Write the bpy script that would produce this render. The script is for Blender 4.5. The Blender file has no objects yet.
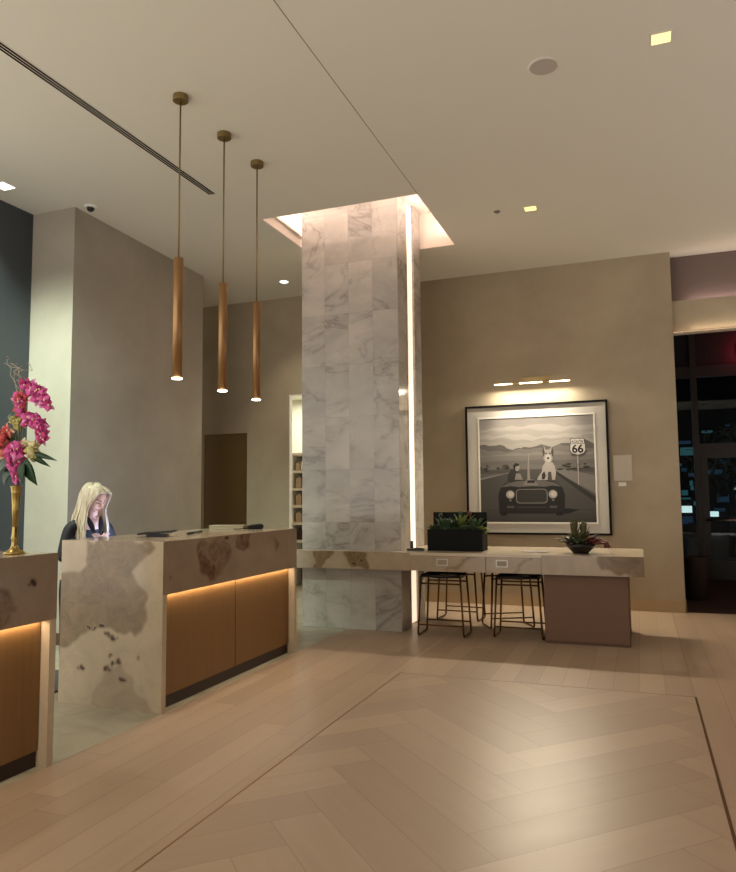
import bpy, bmesh, math, random
from mathutils import Vector, Matrix
random.seed(7)
SC = bpy.context.scene
COL = SC.collection
PI = math.pi

# ------------------------------------------------------------------ helpers
def link(name, bm, mats=(), parent=None, smooth=False):
    me = bpy.data.meshes.new(name)
    bmesh.ops.recalc_face_normals(bm, faces=bm.faces)
    bm.to_mesh(me); bm.free()
    o = bpy.data.objects.new(name, me); COL.objects.link(o)
    if not isinstance(mats, (list, tuple)): mats = [mats]
    for m in mats: me.materials.append(m)
    if parent: o.parent = parent
    if smooth:
        for p in me.polygons: p.use_smooth = True
    return o

def tag(o, label=None, cat=None, group=None, kind=None):
    if label: o['label'] = label
    if cat: o['category'] = cat
    if group: o['group'] = group
    if kind: o['kind'] = kind
    return o

def thing(name, label, cat, loc=(0, 0, 0), rz=0, group=None):
    o = bpy.data.objects.new(name, None); COL.objects.link(o)
    o.location = loc; o.rotation_euler = (0, 0, rz); o.empty_display_size = .1
    return tag(o, label, cat, group)

def place(o, root):
    """child meshes are written in world coordinates; keep them there under a root empty"""
    o.parent = root
    o.matrix_parent_inverse = Matrix.LocRotScale(root.location, root.rotation_euler, None).inverted()
    return o

def box(bm, x0, x1, y0, y1, z0, z1, bev=0, mi=0):
    r = bmesh.ops.create_cube(bm, size=1)
    vs = r['verts']
    for v in vs:
        v.co = Vector(((x0+x1)/2 + v.co.x*(x1-x0), (y0+y1)/2 + v.co.y*(y1-y0), (z0+z1)/2 + v.co.z*(z1-z0)))
    fs = set(f for v in vs for f in v.link_faces)
    for f in fs: f.material_index = mi
    if bev:
        es = set(e for v in vs for e in v.link_edges)
        bmesh.ops.bevel(bm, geom=list(es), offset=bev, segments=2, affect='EDGES')
    return bm

def nb(): return bmesh.new()

def tube(bm, pts, r, seg=8, mi=0, cap=True):
    pts = [Vector(p) for p in pts]
    n = len(pts); rs = r if isinstance(r, (list, tuple)) else [r]*n
    rings = []
    up = None
    for i, p in enumerate(pts):
        d = (pts[min(i+1, n-1)] - pts[max(i-1, 0)]).normalized()
        if up is None:
            up = d.cross(Vector((0, 0, 1)))
            if up.length < .05: up = d.cross(Vector((1, 0, 0)))
            up.normalize()
        else:
            up = (up - d*up.dot(d)).normalized()
        s = d.cross(up)
        rings.append([bm.verts.new(p + (up*math.cos(a) + s*math.sin(a))*rs[i]) for a in [2*PI*k/seg for k in range(seg)]])
    for a, b in zip(rings, rings[1:]):
        for k in range(seg):
            bm.faces.new((a[k], a[(k+1) % seg], b[(k+1) % seg], b[k])).material_index = mi
    if cap:
        bm.faces.new(rings[0]).material_index = mi; bm.faces.new(rings[-1][::-1]).material_index = mi
    return bm

def lathe(bm, prof, c=(0, 0, 0), seg=24, mi=0):
    rings = []
    for r, z in prof:
        rings.append([bm.verts.new((c[0]+r*math.cos(2*PI*k/seg), c[1]+r*math.sin(2*PI*k/seg), c[2]+z)) for k in range(seg)])
    for a, b in zip(rings, rings[1:]):
        for k in range(seg):
            bm.faces.new((a[k], a[(k+1) % seg], b[(k+1) % seg], b[k])).material_index = mi
    bm.faces.new(rings[0]).material_index = mi; bm.faces.new(rings[-1]).material_index = mi
    return bm

def blob(bm, c, s, rot=None, sub=2, mi=0):
    r = bmesh.ops.create_icosphere(bm, subdivisions=sub, radius=1)
    for v in r['verts']:
        p = Vector((v.co.x*s[0], v.co.y*s[1], v.co.z*s[2]))
        if rot: p = rot @ p
        v.co = p + Vector(c)
        for f in v.link_faces: f.material_index = mi
    return bm

def leaf(bm, base, d, L, W, n=6, curl=.3, th=.004, up=(0, 0, 1), mi=0, tip=.05, belly=.4):
    """a solid leaf / petal: base point, direction, length, width; bends away from up"""
    d = Vector(d).normalized(); up = Vector(up)
    s = d.cross(up)
    if s.length < .05: s = d.cross(Vector((1, 0, 0)))
    s.normalize(); u = s.cross(d).normalized()
    top = []; bot = []
    p = Vector(base)
    for i in range(n+1):
        t = i/n
        w = W*.5*max(tip, math.sin(PI*min(1, (t**(math.log(.5)/math.log(belly)))*1.0)))if 0 < t < 1 else W*.5*(.25 if t == 0 else tip)
        h = th*(1-t*.7)
        row = [bm.verts.new(p + s*w*k + u*(abs(k)*w*.35)) for k in (-1, 0, 1)]
        row2 = [bm.verts.new(p + s*w*k*.9 + u*(abs(k)*w*.35-h)) for k in (-1, 0, 1)]
        top.append(row); bot.append(row2)
        a = -curl/n
        d2 = (d*math.cos(a) + u*math.sin(a)).normalized(); u = s.cross(d2).normalized(); d = d2
        p = p + d*L/n
    for i in range(n):
        for k in range(2):
            bm.faces.new((top[i][k], top[i][k+1], top[i+1][k+1], top[i+1][k])).material_index = mi
            bm.faces.new((bot[i][k], bot[i+1][k], bot[i+1][k+1], bot[i][k+1])).material_index = mi
        bm.faces.new((top[i][0], top[i+1][0], bot[i+1][0], bot[i][0])).material_index = mi
        bm.faces.new((top[i][2], bot[i][2], bot[i+1][2], top[i+1][2])).material_index = mi
    bm.faces.new((top[0][0], bot[0][0], bot[0][1], top[0][1])).material_index = mi
    bm.faces.new((top[0][1], bot[0][1], bot[0][2], top[0][2])).material_index = mi
    bm.faces.new((top[n][1], bot[n][1], bot[n][0], top[n][0])).material_index = mi
    bm.faces.new((top[n][2], bot[n][2], bot[n][1], top[n][1])).material_index = mi
    return bm

# ------------------------------------------------------------------ materials
def srgb(c):
    return tuple((x/12.92 if x <= .04045 else ((x+.055)/1.055)**2.4) for x in [v/255 for v in c]) + (1,)

def mat(name, col=(128, 128, 128), rough=.6, metal=0, spec=.5, emit=None, es=0, coat=0):
    m = bpy.data.materials.new(name); m.use_nodes = True
    b = m.node_tree.nodes['Principled BSDF']
    b.inputs['Base Color'].default_value = srgb(col)
    b.inputs['Roughness'].default_value = rough
    b.inputs['Metallic'].default_value = metal
    b.inputs['Specular IOR Level'].default_value = spec
    if coat: b.inputs['Coat Weight'].default_value = coat; b.inputs['Coat Roughness'].default_value = .08
    if emit:
        b.inputs['Emission Color'].default_value = srgb(emit); b.inputs['Emission Strength'].default_value = es
    return m

class NT:
    def __init__(s, m): s.t = m.node_tree; s.n = s.t.nodes; s.l = s.t.links; s.b = s.n['Principled BSDF']
    def new(s, t, **k):
        n = s.n.new(t)
        for a, v in k.items(): setattr(n, a, v)
        return n
    def noise(s, vec, scale, detail=4, rough=.5, dist=0):
        n = s.new('ShaderNodeTexNoise'); n.inputs['Scale'].default_value = scale; n.inputs['Detail'].default_value = detail
        n.inputs['Roughness'].default_value = rough; n.inputs['Distortion'].default_value = dist
        s.l.new(vec, n.inputs['Vector']); return n.outputs['Fac']
    def ramp(s, fac, stops, interp='LINEAR'):
        n = s.new('ShaderNodeValToRGB'); r = n.color_ramp; r.interpolation = interp
        while len(r.elements) < len(stops): r.elements.new(.5)
        for e, (p, c) in zip(r.elements, stops):
            e.position = p; e.color = srgb(c) if len(c) == 3 else c
        s.l.new(fac, n.inputs['Fac']); return n.outputs['Color']
    def mix(s, fac, a, b, mode='MIX'):
        n = s.new('ShaderNodeMix', data_type='RGBA', blend_type=mode)
        for sock, v in ((n.inputs[0], fac), (n.inputs[6], a), (n.inputs[7], b)):
            if hasattr(v, 'links') or hasattr(v, 'is_linked'): s.l.new(v, sock)
            elif isinstance(v, (int, float)): sock.default_value = v
            else: sock.default_value = srgb(v) if len(v) == 3 else v
        return n.outputs[2]
    def math(s, op, a, b=0, clamp=False):
        n = s.new('ShaderNodeMath', operation=op, use_clamp=clamp)
        for sock, v in ((n.inputs[0], a), (n.inputs[1], b)):
            if isinstance(v, (int, float)): sock.default_value = v
            else: s.l.new(v, sock)
        return n.outputs[0]
    def pos(s): return s.new('ShaderNodeNewGeometry').outputs['Position']
    def mapv(s, vec, scale=(1, 1, 1), loc=(0, 0, 0), rot=(0, 0, 0)):
        n = s.new('ShaderNodeMapping'); n.inputs['Scale'].default_value = scale; n.inputs['Location'].default_value = loc
        n.inputs['Rotation'].default_value = rot; s.l.new(vec, n.inputs['Vector']); return n.outputs[0]
    def bump(s, h, st=.1, d=.01):
        n = s.new('ShaderNodeBump'); n.inputs['Strength'].default_value = st; n.inputs['Distance'].default_value = d
        s.l.new(h, n.inputs['Height']); s.l.new(n.outputs[0], s.b.inputs['Normal'])
    def base(s, c): s.l.new(c, s.b.inputs['Base Color'])

def plaster(name, c1, c2, rough=.75, sc=1.3):
    m = mat(name, c1, rough, spec=.25); t = NT(m)
    p = t.pos()
    f = t.noise(p, sc, 6, .6, .3)
    t.base(t.ramp(f, [(.3, c1), (.7, c2)]))
    t.bump(t.noise(p, 14, 5, .6), .06, .01)
    return m

M = {}
M['wall'] = plaster('beige plaster', (166, 151, 128), (180, 166, 142))
M['block'] = plaster('grey beige plaster', (160, 151, 136), (176, 166, 152))
M['ceil'] = mat('ceiling paint', (226, 220, 206), .8, spec=.2)
M['white'] = mat('white paint', (232, 228, 218), .6)
M['cove'] = mat('cove paint', (236, 224, 212), .7)
M['blue'] = mat('slate blue panel', (62, 67, 72), .35)
M['bluej'] = mat('slate panel joint', (95, 106, 110), .4)
M['base'] = mat('tan baseboard', (176, 152, 118), .5)
M['brownp'] = mat('laminate', (150, 98, 36), .55)
t = NT(M['brownp']); p = t.mapv(t.pos(), (30, 30, 1.5))
t.base(t.ramp(t.noise(p, 1.2, 3, .6), [(.3, (122, 88, 46)), (.75, (130, 94, 50))]))
M['kick'] = mat('dark plinth', (48, 30, 22), .5)
M['door'] = mat('dark bronze door', (118, 95, 56), .5)
M['black'] = mat('black plastic', (14, 14, 16), .35)
M['darkgrey'] = mat('dark grey', (70, 70, 70), .7)
M['brass'] = mat('brushed brass', (160, 124, 84), .4, .85)
t = NT(M['brass']); 
M['brassd'] = mat('aged brass', (140, 118, 78), .45, .8)
M['gold'] = mat('polished gold', (168, 144, 84), .28, 1)
M['bronze'] = mat('bronze rod', (96, 66, 36), .35, .9)
M['slot'] = mat('black slot', (6, 6, 6), 1, spec=0)
M['steel'] = mat('satin steel', (190, 186, 176), .3, 1)
M['bulb'] = mat('lamp glass', (255, 255, 255), .3, emit=(255, 244, 225), es=9)
M['picbulb'] = mat('picture lamp diffuser', (255, 255, 255), .3, emit=(255, 240, 200), es=6)
M['dl'] = mat('downlight lens', (255, 255, 255), .3, emit=(255, 222, 120), es=1.15)
M['dlw'] = mat('bright downlight lens', (255, 255, 255), .3, emit=(245, 250, 235), es=5)
M['strip'] = mat('light strip diffuser', (255, 255, 255), .3, emit=(255, 228, 196), es=.95)
M['led'] = mat('led tape', (255, 255, 255), .3, emit=(255, 214, 165), es=2.5)
M['coveled'] = mat('cove led tape', (255, 255, 255), .3, emit=(255, 214, 196), es=1.6)
M['ped'] = mat('cocoa leather panel', (116, 86, 66), .6)
M['leather'] = mat('black leather', (18, 15, 14), .45)
M['soil'] = mat('soil', (32, 24, 16), .95)
M['speaker'] = mat('speaker mesh', (184, 174, 162), .9)
M['glassdark'] = mat('dark transom glass', (18, 22, 26), .08)

def marble(name, tiles=True, light=(196, 189, 180), vein=(108, 100, 94)):
    m = mat(name, light, .14, spec=.5); t = NT(m); p = t.pos()
    sep = t.new('ShaderNodeSeparateXYZ'); t.l.new(p, sep.inputs[0])
    # tile index -> offset of the veining
    hx = t.math('FLOOR', t.math('DIVIDE', t.math('ADD', t.math('ADD', sep.outputs[0], sep.outputs[1]), 50.123), .3035))
    hz = t.math('FLOOR', t.math('DIVIDE', t.math('ADD', sep.outputs[2], .02), .61))
    cmb = t.new('ShaderNodeCombineXYZ'); t.l.new(hx, cmb.inputs[0]); t.l.new(hz, cmb.inputs[1])
    wn = t.new('ShaderNodeTexWhiteNoise'); wn.noise_dimensions = '3D'; t.l.new(cmb.outputs[0], wn.inputs['Vector'])
    va = t.new('ShaderNodeVectorMath', operation='SCALE'); t.l.new(wn.outputs['Color'], va.inputs[0]); va.inputs['Scale'].default_value = 3.0
    vb = t.new('ShaderNodeVectorMath', operation='ADD'); t.l.new(p, vb.inputs[0]); t.l.new(va.outputs[0], vb.inputs[1])
    q = t.mapv(vb.outputs[0], (1, 1, 1.6), rot=(.5, .6, .4))
    n1 = t.noise(q, .8, 8, .58, 1.2)
    v1 = t.math('ABSOLUTE', t.math('SUBTRACT', n1, .5))
    n2 = t.noise(q, 1.1, 5, .6, .4)
    cloud = t.ramp(n2, [(.35, (0, 0, 0)), (.62, (255, 255, 255))])
    veinf = t.ramp(v1, [(0, (255, 255, 255)), (.018, (150, 150, 150)), (.05, (0, 0, 0))])
    base = t.mix(cloud, light, tuple(int(a*.87) for a in light))
    f = t.math('MULTIPLY', t.math('MULTIPLY', veinf, cloud), .62)
    col = t.mix(f, base, vein)
    # fine tile joints and a slight tone difference between tiles
    tone = t.math('ADD', t.math('MULTIPLY', wn.outputs['Value'], .06), .94)
    fx = t.math('FRACT', t.math('DIVIDE', t.math('ADD', t.math('ADD', sep.outputs[0], sep.outputs[1]), 50.123), .3035))
    fz = t.math('FRACT', t.math('DIVIDE', t.math('ADD', sep.outputs[2], .02), .61))
    j = t.math('MAXIMUM', t.math('LESS_THAN', fx, .012), t.math('LESS_THAN', fz, .006))
    cc = t.new('ShaderNodeCombineXYZ')
    for i in range(3): t.l.new(tone, cc.inputs[i])
    col = t.mix(1.0, col, cc.outputs[0], 'MULTIPLY')
    col = t.mix(t.math('MULTIPLY', j, .35), col, (120, 112, 104))
    t.base(col); return m
M['marble'] = marble('white veined marble tiles')

def deskstone(name, light=(190, 174, 148), brown=(143, 123, 96), rust=(120, 84, 56)):
    """cream stone slab; 'patch' attribute: 1 brown clouded field, 2 rust blotch, 3 dark pit, .4 faint field"""
    m = mat(name, light, .16, spec=.5); t = NT(m); p = t.pos()
    n = t.noise(p, 4, 7, .65, .5)
    base = t.ramp(n, [(.3, tuple(int(a*.93) for a in light)), (.7, tuple(min(255, int(a*1.05)) for a in light))])
    a = t.new('ShaderNodeAttribute', attribute_name='patch').outputs['Fac']
    n2 = t.noise(p, 9, 8, .7, .8)
    br = t.ramp(n2, [(.3, tuple(int(a_*.84) for a_ in brown)), (.55, brown), (.75, tuple(int(a_*1.14) for a_ in brown))])
    ru = t.ramp(n2, [(.38, rust), (.6, tuple(int(x*.25+y*.75) for x, y in zip(rust, light)))])
    v = t.math('ABSOLUTE', t.math('SUBTRACT', t.noise(p, 2.2, 6, .6, 1.2), .5))
    base = t.mix(t.ramp(v, [(0, (90, 90, 90)), (.012, (0, 0, 0))]), base, tuple(int(x*.72) for x in light))
    c = t.mix(t.math('MINIMUM', a, 1, True), base, br)
    c = t.mix(t.math('SUBTRACT', a, 1, True), c, ru)
    c = t.mix(t.math('SUBTRACT', a, 2, True), c, (60, 46, 36))
    t.base(c); return m
M['stone'] = deskstone('cream onyx slab')
M['stonef'] = deskstone('mauve onyx apron', (150, 130, 110), (132, 111, 88), (98, 66, 48))
M['stonet'] = deskstone('cream table slab', (172, 153, 130), (132, 108, 80), (118, 84, 54))

def inpoly(x, y, P):
    c = False; n = len(P)
    for i in range(n):
        x1, y1 = P[i]; x2, y2 = P[(i+1) % n]
        if (y1 > y) != (y2 > y) and x < (x2-x1)*(y-y1)/(y2-y1)+x1: c = not c
    return c

def wob(a, b, k=1):
    return (math.sin(a*23.1*k+b*11.7)+math.sin(b*31.3*k-a*17.9)+math.sin(a*61+b*47)*.5)*.012

def patchgrid(bm, lay, axis, v, a0, a1, z0, z1, step, patches, pits=()):
    """a fine grid face in the plane axis=v carrying the stone pattern mask"""
    na = max(1, round((a1-a0)/step)); nz = max(1, round((z1-z0)/step))
    g = []
    for i in range(na+1):
        row = []
        for k in range(nz+1):
            a = a0+(a1-a0)*i/na; z = z0+(z1-z0)*k/nz
            co = (a, v, z) if axis == 1 else (v, a, z)
            ve = bm.verts.new(co)
            aa = a+wob(a, z); zz = z+wob(z+3, a)
            val = 0
            for P, pv in patches:
                if inpoly(aa, zz, P): val = max(val, pv)
            for (px, pz, pr) in pits:
                if (a-px+wob(a*3, z*3)*.8)**2+(z-pz)**2 < pr*pr: val = 3
            ve[lay] = val; row.append(ve)
        g.append(row)
    for it in range(3):
        val = [[g[i][k][lay] for k in range(nz+1)] for i in range(na+1)]
        for i in range(1, na):
            for k in range(1, nz):
                if val[i][k] < 2.5: g[i][k][lay] = (val[i][k]*2+min(2, val[i-1][k])+min(2, val[i+1][k])+min(2, val[i][k-1])+min(2, val[i][k+1]))/6
    for i in range(na):
        for k in range(nz):
            bm.faces.new((g[i][k], g[i+1][k], g[i+1][k+1], g[i][k+1]))

def floorwood(name, c1, c2, c3):
    m = mat(name, c1, .34, spec=.45); t = NT(m); p = t.pos()
    a = t.new('ShaderNodeAttribute', attribute_name='tone')
    ang = t.new('ShaderNodeAttribute', attribute_name='ang').outputs['Fac']
    vr = t.new('ShaderNodeVectorRotate', rotation_type='Z_AXIS'); t.l.new(p, vr.inputs['Vector']); t.l.new(ang, vr.inputs['Angle'])
    q = t.mapv(vr.outputs[0], (9, .7, 1))
    n = t.noise(q, 1.6, 6, .6, .6)
    tone = a.outputs['Fac']
    g = t.ramp(tone, [(0, c1), (.5, c2), (1, c3)])
    w = t.ramp(n, [(.3, (246, 245, 244)), (.7, (255, 255, 255))])
    t.base(t.mix(1.0, g, w, 'MULTIPLY'))
    rr = t.math('ADD', t.math('MULTIPLY', n, .08), .34); t.l.new(rr, t.b.inputs['Roughness'])
    t.bump(n, .05, .004)
    return m
M['wood'] = floorwood('pale oak planks', (160, 139, 117), (167, 145, 122), (174, 152, 129))
M['tile'] = mat('pale stone tile', (170, 162, 140), .25); t = NT(M['tile'])
t.base(t.ramp(t.noise(t.pos(), 2.2, 7, .6, 1), [(.3, (148, 142, 120)), (.55, (170, 163, 140)), (.75, (184, 178, 158))]))

def setkind(o): return tag(o, kind='structure')

# ------------------------------------------------------------------ setting
H = 4.64; YW = 9.92
# floor : base slab (dark joints) with planks inset
def clip(P, x0, x1, y0, y1):
    for ax, v, s in ((0, x0, 1), (0, x1, -1), (1, y0, 1), (1, y1, -1)):
        out = []
        for i in range(len(P)):
            a = P[i]; b = P[(i+1) % len(P)]
            ia = (a[ax]-v)*s >= 0; ib = (b[ax]-v)*s >= 0
            if ia: out.append(a)
            if ia != ib:
                k = (v-a[ax])/(b[ax]-a[ax]); out.append((a[0]+(b[0]-a[0])*k, a[1]+(b[1]-a[1])*k))
        P = out
        if len(P) < 3: return None
    return P
bm = nb(); lt = bm.faces.layers.float.new('tone'); la = bm.faces.layers.float.new('ang')
def plank(P, tone, ang, z=.001):
    vs = []
    for p in P:
        if not vs or (Vector((p[0], p[1]))-Vector((vs[-1][0], vs[-1][1]))).length > 1e-4: vs.append(p)
    if len(vs) < 3: return
    try: f = bm.faces.new([bm.verts.new((p[0], p[1], z)) for p in vs])
    except ValueError: return
    if f.calc_area() < 1e-5: bm.faces.remove(f); return
    f[lt] = tone; f[la] = ang; f.material_index = 0
def straight(x0, x1, y0, y1, w=.19, off=0):
    x = x0; k = 0; r = random.Random(int(x0*100)+5)
    while x < x1-.001:
        xe = min(x+w, x1); y = y0-r.random()*2
        while y < y1:
            L = 1.5+r.random()*1.1
            P = clip([(x+.0008, y+.0008), (xe-.0008, y+.0008), (xe-.0008, y+L-.0008), (x+.0008, y+L-.0008)], x0, x1, y0, y1)
            if P: plank(P, r.random(), 0)
            y += L
        x = xe; k += 1
BX0, BX1, BY = -1.965, .325, 5.9
straight(-3.17, BX0, -.8, YW+.05)
straight(BX0, BX1, BY, YW+.05)
straight(BX1, 3.2, -.8, YW+.05)
W = .25; m_ = 5; r = random.Random(3)
c45 = math.sqrt(.5)
for k in range(-40, 60):
    for n in range(-14, 14):
        for vert in (0, 1):
            if vert: x0, y0, x1, y1 = k, k+1, k+1, k+1+m_
            else: x0, y0, x1, y1 = k, k, k+m_, k+1
            x0 -= n*m_; x1 -= n*m_; y0 += n*m_; y1 += n*m_
            g_ = .0008/W
            P = [((x*c45-y*c45)*W-.6, (x*c45+y*c45)*W+2.0) for x, y in ((x0+g_, y0+g_), (x1-g_, y0+g_), (x1-g_, y1-g_), (x0+g_, y1-g_))]
            if max(p[0] for p in P) < BX0 or min(p[0] for p in P) > BX1 or max(p[1] for p in P) < -2.2 or min(p[1] for p in P) > BY: continue
            P = clip(P, BX0, BX1, -.8, BY)
            tn = r.random()
            if P: plank(P, tn*.9+(.0 if vert else .1), -PI/4 if vert else PI/4)
fl = link('floor', bm, [M['wood']]); setkind(fl)
bm = nb(); box(bm, -3.17, 3.2, -.8, YW+.05, -.1, 0)
o = link('floor', bm, mat('plank joint', (120, 90, 66), .7)); setkind(o)
bm = nb(); box(bm, -9.2, -3.17, -.8, YW+.0, -.1, .001)
setkind(link('floor', bm, M['tile']))
bm = nb(); box(bm, BX0-.004, BX0+.004, -.8, BY, 0, .0022); setkind(link('trim_1', bm, M['brass']))
bm = nb(); box(bm, BX1-.008, BX1+.008, -.8, BY, 0, .0022); setkind(link('trim_2', bm, mat('dark inlay', (92, 66, 36), .4, .6)))
bm = nb(); box(bm, BX0, BX1, BY-.002, BY+.002, 0, .002); setkind(link('trim_3', bm, mat('fine inlay', (120, 90, 62), .5)))

# ceiling with the square opening round the column
OX0, OX1, OY0, OY1 = -3.9, -2.05, 6.94, 8.59
bm = nb()
for a in ((-9.2, OX0, -2.2, YW+.2), (OX1, 7, -2.2, YW+.27), (OX0, OX1, -2.2, OY0), (OX0, OX1, OY1, YW+.2)):
    box(bm, a[0], a[1], a[2], a[3], H, H+.5)
setkind(link('ceiling', bm, M['ceil']))
bm = nb()
for (x0, x1, y0, y1) in ((OX0, OX1, OY0, OY0+.012), (OX0, OX1, OY1-.012, OY1), (OX0, OX0+.012, OY0, OY1), (OX1-.012, OX1, OY0, OY1)):
    box(bm, x0, x1, y0, y1, H, H+.5)
s = .055
for (x0, x1, y0, y1) in ((OX0, OX1, OY0, OY0+s), (OX0, OX0+s, OY0, OY1), (OX1-s, OX1, OY0, OY1)):
    box(bm, x0, x1, y0, y1, H+.11, H+.12)
box(bm, OX0-.05, OX1+.05, OY0-.05, OY1+.05, H+.46, H+.5)
setkind(link('trim_4', bm, M['cove']))
bm = nb()
box(bm, OX0+.02, OX1-.02, OY0+.02, OY0+.045, H+.121, H+.13)
box(bm, OX0+.02, OX0+.045, OY0+.05, OY1-.05, H+.121, H+.13)
box(bm, OX1-.045, OX1-.02, OY0+.05, OY1-.05, H+.121, H+.13)
setkind(link('trim_5', bm, M['coveled']))
bm = nb(); box(bm, -2.056, -2.050, -2.2, OY0, H-.001, H+.01); setkind(link('trim_6', bm, mat('ceiling joint', (120, 112, 100), .8)))

# back wall with two openings
bm = nb()
for a in ((-9.2, -6.64, 0, H), (-6.64, -5.82, 2.52, H), (-5.82, -5.07, 0, H), (-5.07, -4.1, 3.085, H), (-4.1, .48, 0, H)):
    box(bm, a[0], a[1], YW, YW+.07, a[2], a[3])
bm.verts.ensure_lookup_table()
bmesh.ops.remove_doubles(bm, verts=bm.verts, dist=.0001)
setkind(link('wall_back', bm, M['wall']))
bm = nb(); box(bm, -4.08, .495, YW-.016, YW, 0.001, .15, .003)
box(bm, .48, .495, YW-.016, YW+.2, 0.001, .15)
setkind(link('baseboard_back', bm, M['base']))
bm = nb(); box(bm, -6.64, -5.82, YW+.04, YW+.065, 0, 2.52)
setkind(link('door_1', bm, M['door']))
bm = nb(); box(bm, -5.0695, -5.055, YW-.004, YW+.075, 0, 3.07); box(bm, -5.0695, -4.1005, YW-.004, YW+.075, 3.0705, 3.0845)
setkind(link('trim_7', bm, M['white']))
# plaster block left of the desk, and the blue wall in front of it
bm = nb()
vs = [bm.verts.new(p) for p in ((-7.2, 5.88, 0), (-5.585, 5.88, 0), (-5.70, 8.48, 0), (-7.2, 8.48, 0))]
ft = bm.faces.new(vs); e = bmesh.ops.extrude_face_region(bm, geom=[ft])
for v in e['geom']:
    if isinstance(v, bmesh.types.BMVert): v.co.z = H
setkind(link('wall_left', bm, M['block']))
bm = nb(); box(bm, -6.6, -6.17, 4.3, 5.88, 0, H)
setkind(link('wall_left', bm, M['blue']))
bm = nb()
for y in (5.33, 4.5): box(bm, -6.172, -6.16, y-.01, y+.01, .1, 4.05)
setkind(link('trim_8', bm, M['bluej']))
bm = nb(); box(bm, 6.0, 6.1, -2.2, YW+.05, 0, H); setkind(link('wall_right', bm, mat('dusky side blocker', (92, 80, 78), .7)))  # unseen wall, added to cut the world light coming from the right
bm = nb(); box(bm, -.6, 6.1, -2.3, -2.2, 0, H); setkind(link('wall_rear_blocker', bm, mat('dusky rear blocker', (92, 80, 78), .7)))  # added out of view so ambient light enters only from the left rear
bm = nb(); box(bm, -9.3, -9.2, 5, YW+.2, 0, H); setkind(link('wall_left', bm, M['wall']))
bm = nb(); box(bm, -6.16, -5.575, 5.865, 5.88, 0.001, .12); setkind(link('baseboard_left', bm, mat('brown baseboard', (90, 66, 44), .5)))

# room beyond the opening
bm = nb(); box(bm, -9.2, -3.8, YW, 13.5, -.1, .0); setkind(link('floor', bm, M['tile']))
bm = nb(); box(bm, -7.6, -3.8, 12.6, 12.7, 0, 3.4); setkind(link('wall_far', bm, mat('pale green plaster', (205, 206, 186), .7)))
bm = nb(); box(bm, -7.7, -7.6, YW+.2, 12.7, 0, 3.4); setkind(link('wall_far', bm, M['white']))
bm = nb(); box(bm, -3.9, -3.8, YW+.2, 12.7, 0, 3.4); setkind(link('wall_far', bm, M['white']))
bm = nb(); box(bm, -7.7, -3.8, YW+.2, 12.7, 3.4, 3.5); setkind(link('ceiling', bm, M['white']))

# ------------------------------------------------------------------ marble column with light strips
CX0, CX1, CY0, CY1 = -3.73, -2.51, 7.63, 8.55
col = thing('marble_column', 'tall square column clad in white veined marble tiles, rising into the glowing ceiling opening', 'column', ((CX0+CX1)/2, 8.1, 0))
bm = nb(); HT = H+.45
box(bm, CX0, CX1, CY0, 8.0, 0, HT, .003)
box(bm, CX0, CX1, 8.27, CY1, 0, HT, .003)
box(bm, CX0+.03, CX1-.05, 7.99, 8.28, 0, HT)
place(link('cladding', bm, M['marble']), col)
for sx in (1, -1):
    bm = nb(); x = CX1-.035 if sx == 1 else CX0+.0
    if sx == 1: box(bm, x-.01, x+.01, 8.005, 8.265, .02, HT-.02)
    else: box(bm, x, x+.02, 8.005, 8.265, .02, HT-.02)
    o = place(link('light_strip', bm, M['strip']), col)

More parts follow.
